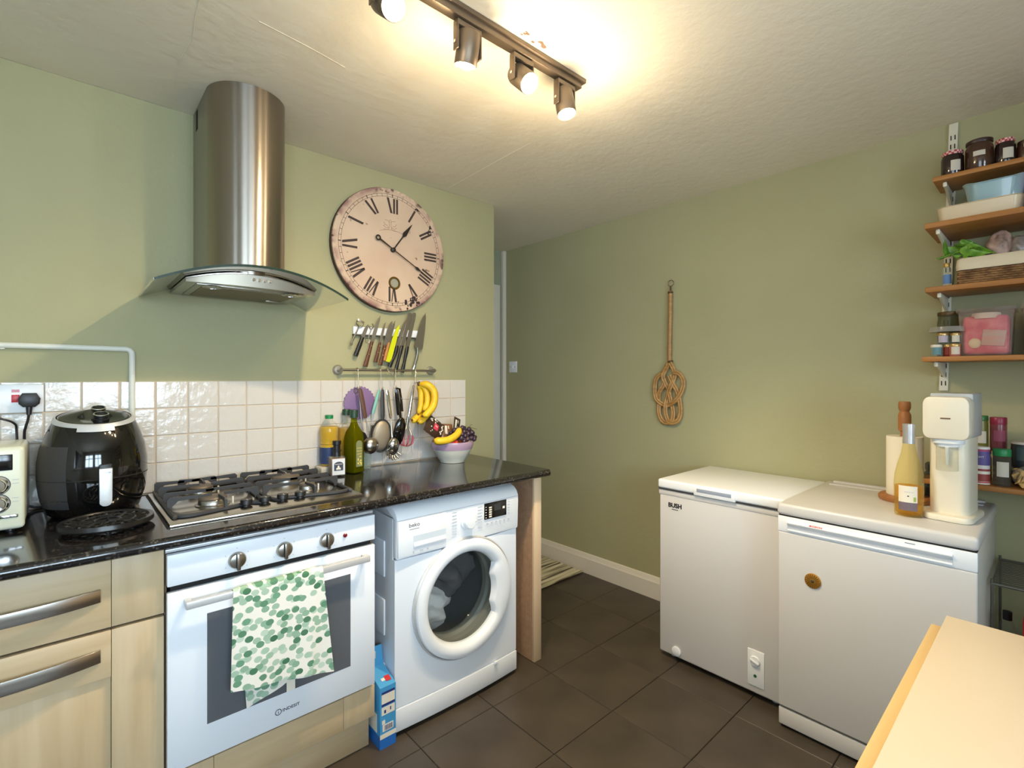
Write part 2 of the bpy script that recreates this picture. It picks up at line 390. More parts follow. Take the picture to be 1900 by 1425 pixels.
# ------------------------------------------------------------------ fitted units on the left
YU = 1.62                                                               # plane of the unit fronts
t = thing('base_cabinet', 'pale beech base cabinet with one drawer over a door, left of the oven', 'cabinet', (-.11, YU, 0))
G().box((-.41, YU + .021, .13), (.192, 2.2, .858)).done('carcass', carcass_m, t)
G().box((-.41, YU + .045, 0), (.19, YU + .063, .128), .001).done('plinth', beech_h, t)
def bow_handle(xc, z, par):
    n = 18; pts = []
    for i in range(n + 1):
        a = -1 + 2 * i / n; pts.append((xc + a * .17, YU - .004 - .026 * (1 - a * a)))
    poly = pts + [(x, y + .004) for x, y in reversed(pts)]
    G().prism(poly, 'z', z - .0165, z + .0165, .0008).done('handle', steel_h, par, 50)
dr = G().box((-.299, YU, .679), (.0806, YU + .02, .855), .0012).done('drawer', beech_h, t)
G().box((.0816, YU, .679), (.1915, YU + .02, .855), .0012).done('stile', beech_v, dr)
G().box((-.409, YU, .679), (-.300, YU + .02, .855), .0012).done('stile', beech_v, dr)
bow_handle(-.11, .765, dr)
d = G().box((-.299, YU + .009, .24), (.0806, YU + .02, .552), .001).done('door', beech_v, t)
G().box((.0816, YU, .135), (.1915, YU + .02, .671), .0012).done('stile', beech_v, d)
G().box((-.409, YU, .135), (-.300, YU + .02, .671), .0012).done('stile', beech_v, d)
G().box((-.299, YU, .5525), (.0806, YU + .02, .671), .0012).done('rail', beech_h, d)
G().box((-.299, YU, .135), (.0806, YU + .02, .2405), .0012).done('rail', beech_h, d)
bow_handle(-.11, .613, d)
t = thing('oven_cabinet', 'pale beech drawer front and plinth below the white oven', 'cabinet', (.5, YU, 0))
G().box((.1935, YU + .021, .13), (.2, 2.2, .858)).box((.797, YU + .021, .13), (.803, 2.2, .858)).box((.2, YU + .021, .13), (.797, 2.2, .225)).done('carcass', carcass_m, t)
dr = G().box((.3095, YU, .124), (.690, YU + .02, .232), .0012).done('drawer', beech_h, t)
G().box((.1955, YU, .124), (.3085, YU + .02, .232), .0012).done('stile', beech_v, dr)
G().box((.691, YU, .124), (.803, YU + .02, .232), .0012).done('stile', beech_v, dr)
G().box((.1925, YU + .04, 0), (.8, YU + .058, .12), .001).done('plinth', beech_h, t)

# ---- oven
t = thing('oven', 'white built-in oven under the hob, with three knobs and a grey glass door', 'oven', (.496, YU, .24))
X0, X1 = .1965, .7955
G().box((X0 + .01, YU + .004, .242), (X1 - .008, 2.14, .838)).done('body', dark, t)
G().box((X0 - .002, YU + .0005, .838), (X1 + .001, YU + .02, .8475), .001).done('top_trim', silver_p, t)
cp = G().box((X0, YU - .018, .7505), (X1, YU + .004, .8365), .003).done('control_panel', white_app, t)
for i, x in enumerate((.3644, .4947, .6257)):
    k = G().lathe([(.0235, 0), (.0235, -.006), (.021, -.012), (.0195, -.013)], (x, YU - .018, .785), 28, 'y').done('knob', satin, t)
    G().box((x - .005, YU - .042, .785 - .025), (x + .005, YU - .028, .785 + .0225), .002).done('grip', satin, k)
    G().box((x - .0052, YU - .0425, .785 - .019), (x - .0046, YU - .0285, .785 + .0215)).done('index_mark', dark, k)
    g = G()
    for a in (90, 150, 30, 210, -40):
        p = (x + .034 * math.cos(R(a)), .785 + .034 * math.sin(R(a))); g.box((p[0] - .0012, YU - .0186, p[1] - .0012), (p[0] + .0012, YU - .0179, p[1] + .0012))
    g.done('dial_marks', pale_ink, cp, kind='stuff')
G().lathe([(.007, 0), (.007, -.003), (.004, -.006), (.001, -.0065)], (.6876, YU - .018, .787), 16, 'y').done('pilot_lamp', M('dark_red_lens', (110, 16, 28), .15), t)
od = G().box((X0, YU - .018, .2465), (X1, YU + .004, .7325), .003).done('door', white_app, t)
G().box((.289, YU - .0188, .343), (.7065, YU - .0172, .6535)).done('glass_window', oven_glass, od)
g = G().box((.2335, YU - .058, .6915), (.760, YU - .044, .7125), .003)
for x in (.2335, .744): g.box((x, YU - .046, .694), (x + .016, YU - .016, .711), .003)
g.done('handle', silver_p, od)
text('INDESIT', .0125, ink, od, FRONT(.515, YU - .0183, .291), wide=1.15, bold=.0002)
g = G().tube([(.4775 + .0085 * math.cos(a * math.pi / 12), YU - .0185, .291 + .0085 * math.sin(a * math.pi / 12)) for a in range(24)], .0011, 6, True)
g.box((.4767, YU - .019, .286), (.4783, YU - .0181, .2925)).ball((.4775, YU - .0185, .2955), .0011, 6)
g.done('emblem', ink, od)

# ---- tea towel over the oven handle
def leaf_cloth():
    m = M('leaf_printed_cotton', (236, 234, 224), .9); nt = m.node_tree; b = nt.nodes['Principled BSDF']; L = nt.links
    tc = nt.nodes.new('ShaderNodeTexCoord'); sp = nt.nodes.new('ShaderNodeSeparateXYZ'); L.new(tc.outputs['Object'], sp.inputs[0])
    prev = None
    base = nt.nodes.new('ShaderNodeRGB'); base.outputs[0].default_value = (*lin((238, 235, 226)), 1); prev = base.outputs[0]
    for k, (sc, rot, off, th, dk, lt) in enumerate(((34, .5, .31, .37, (140, 176, 150), (196, 214, 198)), (33, -.6, .77, .36, (104, 150, 120), (172, 200, 178)), (31, .9, 1.9, .34, (58, 108, 76), (112, 160, 130)))):
        cb = nt.nodes.new('ShaderNodeCombineXYZ'); L.new(sp.outputs['X'], cb.inputs['X']); L.new(sp.outputs['Z'], cb.inputs['Y'])
        mp = nt.nodes.new('ShaderNodeMapping'); mp.inputs['Rotation'].default_value = (0, 0, rot); mp.inputs['Location'].default_value = (off, off * 1.7, 0)
        mp.inputs['Scale'].default_value = (sc, sc * 1.2, 1); L.new(cb.outputs[0], mp.inputs[0])
        v = nt.nodes.new('ShaderNodeTexVoronoi'); v.voronoi_dimensions = '2D'; v.inputs['Scale'].default_value = 1; v.inputs['Randomness'].default_value = .62; L.new(mp.outputs[0], v.inputs['Vector'])
        sc_ = nt.nodes.new('ShaderNodeSeparateColor'); L.new(v.outputs['Color'], sc_.inputs[0])
        mk = nt.nodes.new('ShaderNodeMath'); mk.operation = 'LESS_THAN'; mk.inputs[1].default_value = th; L.new(v.outputs['Distance'], mk.inputs[0])
        keep = nt.nodes.new('ShaderNodeMath'); keep.operation = 'LESS_THAN'; keep.inputs[1].default_value = (.72, .6, .36)[k]; L.new(sc_.outputs[1], keep.inputs[0])
        mu = nt.nodes.new('ShaderNodeMath'); mu.operation = 'MULTIPLY'; L.new(mk.outputs[0], mu.inputs[0]); L.new(keep.outputs[0], mu.inputs[1])
        cr = nt.nodes.new('ShaderNodeMix'); cr.data_type = 'RGBA'; cr.inputs[6].default_value = (*lin(dk), 1); cr.inputs[7].default_value = (*lin(lt), 1); L.new(sc_.outputs[0], cr.inputs[0])
        mx = nt.nodes.new('ShaderNodeMix'); mx.data_type = 'RGBA'; L.new(mu.outputs[0], mx.inputs[0]); L.new(prev, mx.inputs[6]); L.new(cr.outputs[2], mx.inputs[7])
        prev = mx.outputs[2]
    L.new(prev, b.inputs['Base Color']); return m
cloth = leaf_cloth()
t = thing('tea_towel', 'white tea towel printed with green leaves, draped over the oven door handle', 'tea towel', (.47, YU - .05, .70))
def sheet(name, xt0, xt1, xb0, xb1, zb0, zb1, y, w, over=False):
    def fn(u, v):
        if v < .1:                                                      # the bend over the handle
            a = v / .1; yy = YU - .044 + (y - (YU - .044)) * a; zz = .713 + .004 * math.sin(a * math.pi); s_ = 0
        else:
            s_ = (v - .1) / .9; yy = y; zz = .713 + (zb0 + (zb1 - zb0) * u - .713) * s_
        x = (xt0 + (xt1 - xt0) * u) * (1 - s_) + (xb0 + (xb1 - xb0) * u) * s_
        return (x, yy + w * s_ * math.sin(u * 9 + s_ * 2) - .006 * s_, zz)
    return G().grid(22, 26, fn).solid(.0016).done(name, cloth, t, 60)
sheet('front_fold', .345, .560, .338, .562, .432, .398, YU - .062, .004)
sheet('side_fold', .52, .598, .50, .630, .402, .378, YU - .0598, .003)
def back(u, v):
    if v < .1: return (.36 + .22 * u, YU - .044 + .004 * v / .1 * 1, .713 + .003 * math.sin(v * 31.4))
    s_ = (v - .1) / .9
    return ((.36 + .22 * u) * (1 - s_) + (.385 + .13 * u) * s_, YU - .036 + .002 * math.sin(u * 8), .713 + (.352 + .035 * u - .713) * s_)
G().grid(14, 22, back).solid(.0016).done('back_fold', cloth, t, 60)
G().box((.497, YU - .0335, .352), (.522, YU - .0325, .402)).done('care_label', paper, t)

# ---- worktop
prof = [(2.2255, .86), (1.583, .86), (1.578, .865), (1.577, .875), (1.579, .884), (1.585, .8895), (1.592, .890), (2.2255, .890)]
G().prism(prof, 'x', -.62, 1.655, .001).done('worktop', worktop_m, None, 50, 'glossy black speckled laminate worktop along the tiled wall', 'worktop', (.5, 1.9, .86))
t = thing('end_panel', 'pale wooden end panel holding up the worktop beside the washing machine', 'panel', (1.62, 1.9, 0))
G().box((1.5975, 1.64, 0), (1.6425, 2.2, .8595)).done('board', chip, t)
G().box((1.5972, 1.6265, 0), (1.6428, 1.6405, .8595), .001).done('edge_strip', M('pale_edging', (226, 200, 166), .5, var=((30, 30, 2), (212, 184, 148), .3, .7)), t)

# ---- washing machine
WX0, WX1, WY, WZ = .8845, 1.4825, 1.612, .845
WC, WR = (1.1925, .43), .2
t = thing('washing_machine', 'white front-loading washing machine full of laundry under the worktop', 'washing machine', (1.18, 1.9, 0))
g = G().box((WX0, WY + .03, .02), (WX0 + .004, 2.16, .8)).box((WX1 - .004, WY + .03, .02), (WX1, 2.16, .8)).box((WX0, 2.156, .02), (WX1, 2.16, .8)).box((WX0, WY + .03, .02), (WX1, 2.16, .03))
# front sheet with the round loading hole
n = 64; out = []; inn = []
for i in range(n):
    a = 2 * math.pi * i / n; cx, cz = math.cos(a), math.sin(a)
    hx, z_lo, z_hi = (WX1 - WX0) / 2, .105 - WC[1], .645 - WC[1]
    k = min(hx / abs(cx) if abs(cx) > 1e-6 else 9, (z_hi if cz > 0 else -z_lo) / abs(cz) if abs(cz) > 1e-6 else 9)
    out.append((WC[0] - .009 + cx * k, WC[1] + cz * k)); inn.append((WC[0] + cx * .205, WC[1] + cz * .205))
for (ux, uz) in [(WX0, .105), (WX1, .105), (WX0, .645), (WX1, .645)]:
    i = min(range(n), key=lambda q: (out[q][0] - ux) ** 2 + (out[q][1] - uz) ** 2); out[i] = (ux, uz)
bow = lambda x: WY + .012 * ((x - 1.1835) / .3) ** 2
g.rings([[(x, WY + .03, z) for x, z in out], [(x, bow(x) + .002, z) for x, z in out], [(x, bow(x), z) for x, z in inn], [(x, WY + .03, z) for x, z in inn]], True, (False, False))
g.done('body', white_app, t, 30)
for z in (.18, .42, .64):                                               # pressed fields of the side panel
    g = G()
    g.box((WX0 - .005, 1.70, z - .075), (WX0 + .002, 2.1, z + .06), .0045, 3)
    g.done('side_rib', white_app, t)
# top lip and control panel
prof = [(WY + .002, .6505), (WY, .66), (WY - .004, .775), (WY - .002, .797), (WY + .006, .8145), (WY + .022, .829), (WY + .05, .839), (WY + .1, .8435), (2.165, .8435), (2.165, .81), (WY + .03, .79), (WY + .03, .6505)]
cp = G().prism(prof, 'x', WX0, WX1, .006).done('control_panel', white_app2, t, 40)
G().box((WX0 + .002, WY - .0045, .7915), (WX1 - .002, WY + .01, .7928)).done('seam', pale_ink, cp)
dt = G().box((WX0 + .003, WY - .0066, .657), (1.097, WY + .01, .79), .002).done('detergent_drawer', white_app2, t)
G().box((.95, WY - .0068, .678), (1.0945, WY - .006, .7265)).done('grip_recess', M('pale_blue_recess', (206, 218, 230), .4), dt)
G().prism([(WY - .0072, .679), (WY - .0125, .688), (WY - .0125, .692), (WY - .0068, .703)], 'x', .951, 1.0925, .001).done('grip_lip', white_app2, dt)
text('beko', .021, ink, dt, FRONT(.9545, WY - .007, .768), wide=1.1)
G().box((.934, WY - .0072, .7525), (.975, WY - .0066, .7540)).done('underline', ink, dt)
g = G()
for x, w, h in ((.951, .006, .009), (.985, .014, .006), (1.012, .006, .007)): g.box((x - w / 2, WY - .0072, .667 - h / 2), (x + w / 2, WY - .0066, .667 + h / 2))
g.done('drawer_marks', pale_ink, dt, kind='stuff')
dl = G().lathe([(.033, 0), (.0325, -.004), (.026, -.006), (.026, -.026), (.023, -.029), (.001, -.03)], (1.2005, WY - .004, .7335), 32, 'y').done('dial', white_app2, t)
G().box((1.2185, WY - .0345, .732), (1.2235, WY - .033, .735)).done('index_mark', silver_p, dl)
g = G()
for k in range(8):
    for sx in (-1, 1):
        z = .78 - k * .0125; w = .022; x = 1.2005 + sx * (.052 + .012)
        g.box((x - w / 2, WY - .0052, z - .001), (x + w / 2, WY - .0035, z + .001))
g.done('programme_marks', pale_ink, cp, kind='stuff')
ds = G().box((1.2875, WY - .0066, .7215), (1.4085, WY - .003, .788), .001).done('display', display_m, t)
g = G()
for k in range(5): g.box((1.292, WY - .0072, .727 + k * .011), (1.298, WY - .0064, .730 + k * .011))
for k in range(5): g.box((1.311, WY - .0072, .727 + k * .0095), (1.326, WY - .0064, .733 + k * .0095))
g.box((1.386, WY - .0072, .752), (1.398, WY - .0064, .762)); g.done('display_icon', paper, ds, kind='stuff')
G().box((1.340, WY - .0071, .751), (1.376, WY - .0064, .778)).done('time_window', grey_p, ds)
g = G()
for k in range(6): g.box((1.30 + k * .0235, WY - .0055, .700), (1.309 + k * .0235, WY - .0038, .704))
for k in range(5): g.box((1.4175, WY - .0055, .727 + k * .012), (1.427, WY - .0035, .729 + k * .012))
g.done('button_marks', pale_ink, cp, kind='stuff')
# door: thick white ring, glass bowl
def ri(a):
    a = (a + math.pi) % (2 * math.pi) - math.pi
    return .181 - .034 * max(0, min(1, (.62 - abs(a)) / .2))
n = 80; secs = []
for f in (lambda a: (.235, 0), lambda a: (.236, -.010), lambda a: (.230, -.024), lambda a: (.216, -.030), lambda a: ((.2 + ri(a)) / 2 + .006, -.029), lambda a: (ri(a) + .006, -.022), lambda a: (ri(a), -.012), lambda a: (ri(a) - .004, .006)):
    secs.append([(WC[0] + f(2 * math.pi * i / n)[0] * math.cos(2 * math.pi * i / n), WY + f(2 * math.pi * i / n)[1] + .004, WC[1] + f(2 * math.pi * i / n)[0] * math.sin(2 * math.pi * i / n)) for i in range(n)])
wd = G().rings(secs, True, (False, False)).done('door', white_app2, t, 40)
G().lathe([(.241, .006), (.242, -.004), (.236, -.010)], (WC[0], WY, WC[1]), 64, 'y', (False, False)).done('hinge_ring', silver_p, wd)
G().lathe([(.178, 0), (.174, .02), (.150, .05), (.135, .085), (.120, .1), (.06, .108), (.001, .11)], (WC[0], WY, WC[1]), 48, 'y', (False, False)).done('glass_bowl', clear('door_glass', (242, 246, 246), .03, .03, (120, 126, 128), .25), wd)
G().lathe([(.205, .03), (.2, .045), (.19, .05), (.186, .075), (.176, .085), (.176, .11), (.19, .115)], (WC[0], WY, WC[1]), 48, 'y', (False, False)).done('door_gasket', M('grey_rubber', (122, 122, 114), .5), t)
G().lathe([(.19, .11), (.235, .13), (.24, .16), (.24, .44), (.02, .45)], (WC[0], WY, WC[1]), 40, 'y', (False, False)).done('drum', M('drum_steel', (170, 170, 168), .4, .6), t)
pr = [(WX0, WY + .03)] + [(WX0 + (WX1 - WX0) * i / 12, bow(WX0 + (WX1 - WX0) * i / 12) - .001) for i in range(13)] + [(WX1, WY + .03)]
G().prism(pr, 'z', .018, .1015, .003).done('kick_panel', white_app2, t)
G().box((1.345, WY - .006, .095), (1.362, WY + .004, .107), .002).done('panel_catch', white_app2, t)
for x in (WX0 + .05, WX1 - .05):
    for y in (1.69, 2.1): G().cyl((x, y, 0), (x, y, .022), .018).done('foot', black_p, t)
def laundry(name, label, col, c, sc, seed):
    rnd = random.Random(seed); g = G(); bmesh.ops.create_icosphere(g.bm, subdivisions=4, radius=1, matrix=Matrix.Identity(4))
    ph = [(rnd.uniform(2, 6), rnd.uniform(2, 6), rnd.uniform(2, 6), rnd.uniform(0, 6)) for _ in range(5)]
    for v in g.bm.verts:
        p = v.co.copy(); k = 1 + sum(.10 * math.sin(a * p.x + b * p.y + c_ * p.z + d) for a, b, c_, d in ph) + .05 * math.sin(9 * p.x + 5 * p.z + ph[0][3]) + .04 * math.sin(13 * p.z - 6 * p.x + ph[1][3])
        v.co = Vector((c[0] + p.x * sc[0] * k, c[1] + p.y * sc[1] * k, c[2] + p.z * sc[2] * k))
    g.done(name, M(label.split()[0] + '_fabric', col, .95, bump=(160, .3, .002)), None, 60, label, 'clothing', (c[0], c[1], c[2] - sc[2]))
laundry('dark_garment', 'charcoal garment bunched in the top of the washing machine drum', (92, 90, 92), (1.235, WY + .215, .485), (.125, .085, .10), 2)
laundry('white_garment', 'white garment crumpled at the bottom left of the washing machine drum', (238, 236, 234), (1.125, WY + .195, .335), (.105, .07, .075), 5)
laundry('beige_garment', 'beige garment at the left of the drum between dark and white laundry', (220, 184, 142), (1.085, WY + .165, .475), (.05, .05, .05), 8)

# ---- detergent carton on the floor
t = thing('detergent_carton', 'tall blue cardboard detergent carton on the floor between oven and washing machine', 'carton', (.845, 1.7, 0))
blue_c = M('sky_blue_card', (72, 158, 214), .45); deep_b = M('deep_blue_card', (38, 110, 196), .45)
ye = lambda x: 1.6055 + (x - .817) * 0
prof = [(1.606, 0), (1.606, .2165), (1.70, .245), (1.715, .31), (1.718, .31), (1.722, .245), (1.735, .22), (1.735, 0)]
G().prism(prof, 'x', .8165, .8785, .001).done('box', blue_c, t)
G().box((.8163, 1.6052, 0), (.8787, 1.6058, .036)).box((.8158, 1.606, 0), (.8164, 1.735, .045)).done('blue_base_band', deep_b, t)
G().box((.8163, 1.605, .036), (.8787, 1.6056, .052)).box((.8156, 1.63, .05), (.8164, 1.734, .115)).done('white_band', paper, t)
g = G().box((.8225, 1.605, .158), (.8735, 1.6058, .198)).box((.8225, 1.605, .118), (.8735, 1.6058, .146)).box((.826, 1.605, .06), (.868, 1.6058, .084)).box((.824, 1.605, .086), (.836, 1.6058, .1))
g.done('printed_panel', paper, t)
g = G().box((.8225, 1.6045, .150), (.8735, 1.6055, .158)).box((.8225, 1.6045, .192), (.8735, 1.6055, .2))
for k in range(9): g.box((.834 + k * .0036, 1.6045, .063), (.8355 + k * .0036 + .0008 * (k % 2), 1.6055, .081))
g.box((.832, 1.6045, .124), (.839, 1.6055, .135)).box((.855, 1.6045, .128), (.859, 1.6055, .14)); g.done('printing', M('navy_ink', (36, 52, 122), .6), t)
sl = frame((.858, 1.6345, .2267), (1, 0, 0), (0, .094, .0285))
G().box((-.008, -.012, -.0002), (.012, .012, .0008), mat=sl).done('red_patch', red_ink, t)
G().box((-.022, -.006, -.0002), (-.009, .006, .0006), mat=sl).done('white_patch', paper, t)
g = G().box((.828, 1.7035, .272), (.848, 1.7085, .297)); g.done('logo_patch', paper, t)

# ---- hob
t = thing('gas_hob', 'stainless steel four-burner gas hob set in the black worktop', 'hob', (.4975, 1.93, .89))
hx0, hx1, hy0, hy1 = .2105, .785, 1.676, 2.182
G().box((hx0, hy0, .8895), (hx1, hy1, .8985), .003).done('hob_plate', M('worn_stainless', (190, 182, 170), .22, 1, bump=(90, .05, .0006)), t)
G().box((hx0 - .006, hy0 - .004, .8892), (hx1 + .004, hy1 + .004, .8915), .001).done('seal', dark, t)
def burner(x, y, r):
    b = G().lathe([(r * 1.22, 0), (r * 1.22, .004), (r * 1.04, .006), (r * 1.0, .018), (r * .96, .020)], (x, y, .898), 36).done('burner', satin, t)
    G().lathe([(r * .98, .0), (r * 1.02, .003), (r * .94, .008), (r * .4, .010), (.001, .0105)], (x, y, .918), 36).done('burner_cap', M('dull_burner_cap', (108, 98, 86), .5, .4), b)
    G().cyl((x + r * 1.3, y - r * .6, .898), (x + r * 1.3, y - r * .6, .921), .003, seg=8).done('spark_plug', paper, b)
burner(.352, 1.862, .041); burner(.352, 2.075, .041); burner(.655, 1.862, .027); burner(.64, 2.06, .052)
def support(xa, xb, ya, yb, flip):
    """cast-iron pan support: low outline, raised fingers with vertical prongs"""
    g = G(); z0, z1, w = .9, .938, .0033
    k = -1 if flip else 1
    path = [(xa, yb), (xa, ya + .04), (xa + .012, ya + .012), (xa + .05, ya), ((xa + xb) / 2, ya + .02), (xb - .05, ya + .045) if not flip else (xb - .05, ya), (xb - .008, ya + .06) if not flip else (xb - .008, ya + .02), (xb, yb)]
    if flip: path = [(xa, yb), (xa + .008, ya + .06), (xa + .06, ya + .04), ((xa + xb) / 2, ya + .02), (xb - .05, ya), (xb - .012, ya + .012), (xb, ya + .04), (xb, yb)]
    g.tube([(x, y, z0 + .003) for x, y in smooth_path([(a, b, 0) for a, b in path], 5) for x, y in [(x, y)]] if False else [(p.x, p.y, z0 + .004) for p in smooth_path([(a, b, 0) for a, b in path], 5)], .0062, 6)
    g.tube([(xa, yb, z0 + .004), (xb, yb, z0 + .004)], .006, 6)
    def finger(x0, y0, x1, y1):
        d = Vector((x1 - x0, y1 - y0, 0)).normalized(); q = Vector((-d.y, d.x, 0)) * w
        A, B = Vector((x0, y0, 0)), Vector((x1, y1, 0)); L = (B - A).length
        pr = [(0, z0), (0, z1 - .006), (.006, z1), (L, z1 - .004), (L, z1 - .012), (.03, z1 - .013), (.014, z0 + .01), (.012, z0)]
        g.rings([[A + d * u - q + Vector((0, 0, v)) for u, v in pr], [A + d * u + q + Vector((0, 0, v)) for u, v in pr]])
    ym = (ya + yb) / 2
    for cx, cy, r in ((xa + (xb - xa) * .53, ya + (yb - ya) * .30, .018), (xa + (xb - xa) * .53, ya + (yb - ya) * .77, .018)):
        finger(xa, cy, cx - r, cy); finger(xb, cy, cx + r, cy)
    cx = xa + (xb - xa) * .53
    finger(cx, ya + .016, cx, ya + (yb - ya) * .30 - .018); finger(cx, yb, cx, ya + (yb - ya) * .77 + .018)
    finger(xa, ym, xb - .12, ym); finger(xb, ym, xa + .12, ym); finger(xa + .07, yb, xa + .15, yb); finger(xb - .07, yb, xb - .15, yb)
    finger(xa, yb, xa + .09, yb); finger(xb, yb, xb - .09, yb)
    g.done('pan_support', iron, t, 40)
support(.228, .492, 1.735, 2.168, False); support(.504, .77, 1.735, 2.168, True)
for x in (.428, .4837, .539, .5967):
    k = G().lathe([(.012, 0), (.012, .005), (.0175, .008), (.0180, .019), (.016, .0225), (.001, .023)], (x, 1.762, .8985), 24).done('knob', black_p, t)
    G().box((x - .0008, 1.746, .9213), (x + .0008, 1.76, .9218)).done('index_mark', paper, k)
# ------------------------------------------------------------------ on the worktop, left
ZT = .8905
t = thing('air_fryer', 'tall glossy black air fryer with silver handle between microwave and hob', 'air fryer', (.062, 2.052, ZT))
ax, ay = .062, 2.052
N = 48
def oval(r, z, dz): return [(ax + r * math.cos(2 * math.pi * i / N), ay + .97 * r * math.sin(2 * math.pi * i / N), ZT + z + dz * math.sin(2 * math.pi * i / N)) for i in range(N)]
# the upper body leans into a top plane that slopes down towards the room
BP = [(.100, .001), (.114, .012), (.129, .06), (.1355, .12), (.135, .165), (.1285, .21), (.1165, .252), (.1045, .282), (.097, .297)]
G().rings([oval(.09, .001, 0)] + [oval(r_, z_, max(0, z_ - .19) * .175) for r_, z_ in BP]).done('body', black_gloss, t, 50)
G().rings([oval(.1006, .288, .0185), oval(.1022, .289, .0185), oval(.0995, .2965, .019), oval(.096, .301, .019), oval(.092, .301, .019)], True, (False, False)).done('rim_band', silver_p, t, 50)
G().rings([oval(.094, .295, .019), oval(.0915, .300, .019), oval(.083, .3025, .0185), oval(.03, .304, .0185)], True, (False, True)).done('lid', black_gloss, t, 50)
def tab(u, v):
    a = R(-114 + 48 * u); r = .1018 + .0062 * v; return (ax + r * math.cos(a), ay + .97 * r * math.sin(a) - .0015, ZT + .2950 - .017 * v + .0185 * math.sin(a))
G().grid(10, 3, tab).solid(.003).done('rim_tab', silver_p, t, 60)
for dx, dy, r in ((.014, -.036, .0185), (.010, .040, .0185)):
    md = Matrix.Translation((ax + dx, ay + dy, ZT + .303 + .0185 * dy / .09)) @ Matrix.Rotation(R(19), 4, 'X')
    k = G().lathe([(r * 1.1, -.010), (r * 1.1, .002), (r, .003), (r, .013), (r * .97, .0155), (r * .82, .0155), (r * .8, .013), (.001, .013)], (0, 0, 0), 28, mat=md).done('dial', black_p, t)
    G().lathe([(r * 1.0, .013), (r * 1.05, .0155), (r * .99, .0172), (r * .86, .0172), (r * .83, .0145)], (0, 0, 0), 28, caps=(False, False), mat=md).done('dial_ring', chrome, k)
cap_m = (ax, ay, ZT)
hp = [(-.0155, .10)] + [(-.0155 + .0005, .006)] + [(.0155 * math.cos(R(180 + 180 * i / 10)), .0015 + .0155 * math.sin(R(180 + 180 * i / 10)) * .9) for i in range(1, 10)] + [(.0155 - .0005, .006), (.0155, .10)]
hx, hz = .083, ZT + .052
hd = G().prism([(hx + u, hz + v) for u, v in hp], 'y', 1.905, 1.919, .002).done('handle', M('pale_silver_handle', (214, 220, 226), .3, .2), t)
G().box((hx - .0155, 1.917, hz - .01), (hx + .0155, 1.95, hz + .112), .003).done('handle_stem', black_p, t)
text('TOWER', .0052, ink, hd, FRONT(hx, 1.9047, hz + .088), wide=1.2)
G().lathe([(.1356, .1175), (.1359, .119), (.1356, .1205)], cap_m, 48, sy=.97, caps=(False, False)).done('drawer_seam', dark, t)
def vent(u, v): 
    a = R(178 + 62 * u); zz = .035 + .185 * v
    for (ra, za), (rb, zb) in zip(BP, BP[1:]):
        if za <= zz <= zb: r = ra + (rb - ra) * (zz - za) / (zb - za) + .0008
    return (ax + r * math.cos(a), ay + .97 * r * math.sin(a), ZT + zz)
G().grid(8, 10, vent).solid(.003).done('side_cover', grey_p, t, 60)

t = thing('trivet', 'round black openwork iron trivet in front of the air fryer', 'trivet', (.082, 1.808, ZT))
tx, ty, r = .082, 1.806, .106
g = G().lathe([(r - .012, .012), (r, .012), (r + .002, .016), (r, .026), (r - .010, .026), (r - .013, .022)], (tx, ty, ZT), 48, caps=(False, False))
g.done('rim', trivet_m, t)
g = G(); Z = ZT + .0195
for k in range(12):
    a = 2 * math.pi * k / 12; f = lambda rr, b: (tx + rr * math.cos(a + b), ty + rr * math.sin(a + b), Z)
    g.tube(smooth_path([f(.03, 0), f(.05, .22), f(.075, .12), f(.096, .3)], 4), .0042, 6)
    g.tube(smooth_path([f(.03, 0), f(.05, -.22), f(.075, -.12), f(.096, -.3)], 4), .0042, 6)
    g.ball(f(.088, 0), .007, 8, (1, 1, .6))
for rr in (.03, .062): g.tube([(tx + rr * math.cos(i * math.pi / 18), ty + rr * math.sin(i * math.pi / 18), Z) for i in range(36)], .0045, 6, True)
g.tube([(tx - .03, ty, Z), (tx + .03, ty, Z)], .004, 6).tube([(tx, ty - .03, Z), (tx, ty + .03, Z)], .004, 6)
g.done('lattice', trivet_m, t)
for k in range(3):
    a = 2.1 * k + .5; G().cyl((tx + .09 * math.cos(a), ty + .09 * math.sin(a), ZT), (tx + .09 * math.cos(a), ty + .09 * math.sin(a), ZT + .018), .006, seg=8).done('foot', trivet_m, t)

cream = M('cream_enamel', (224, 228, 208), .3)
t = thing('microwave', 'cream retro microwave with chrome knobs at the left edge of the worktop', 'microwave', (-.32, 2.05, ZT))
G().box((-.565, 1.925, ZT + .012), (-.091, 2.165, 1.123), .012, 3).done('body', cream, t, 50)
fp = G().box((-.57, 1.908, ZT + .010), (-.0895, 1.93, 1.126), .014, 3).done('front_panel', cream, t, 50)
G().box((-.565, 1.9065, ZT + .03), (-.223, 1.909, 1.11), .004).done('door', M('dark_door_glass', (30, 32, 34), .08), t)
G().box((-.205, 1.9062, 1.063), (-.113, 1.909, 1.106), .002).done('display', display_m, t)
for z in (1.024, .975):
    k = G().lathe([(.0235, 0), (.0235, -.004), (.020, -.006), (.019, -.017), (.0165, -.020), (.001, -.021)], (-.143, 1.908, z), 28, 'y').done('knob', chrome, t)
    G().lathe([(.0265, -.0005), (.0262, -.0015), (.0245, -.0015)], (-.143, 1.908, z), 28, 'y', (False, False)).done('knob_rim', ink, k)
    g = G()
    for dz in (.012, .002): g.box((-.114, 1.9072, z + dz), (-.101, 1.9082, z + dz + .0012))
    g.done('dial_marks', pale_ink, fp, kind='stuff')
for x in (-.172, -.122):
    G().box((x - .020, 1.9045, .934), (x + .020, 1.909, .943), .003).done('button', chrome, t)
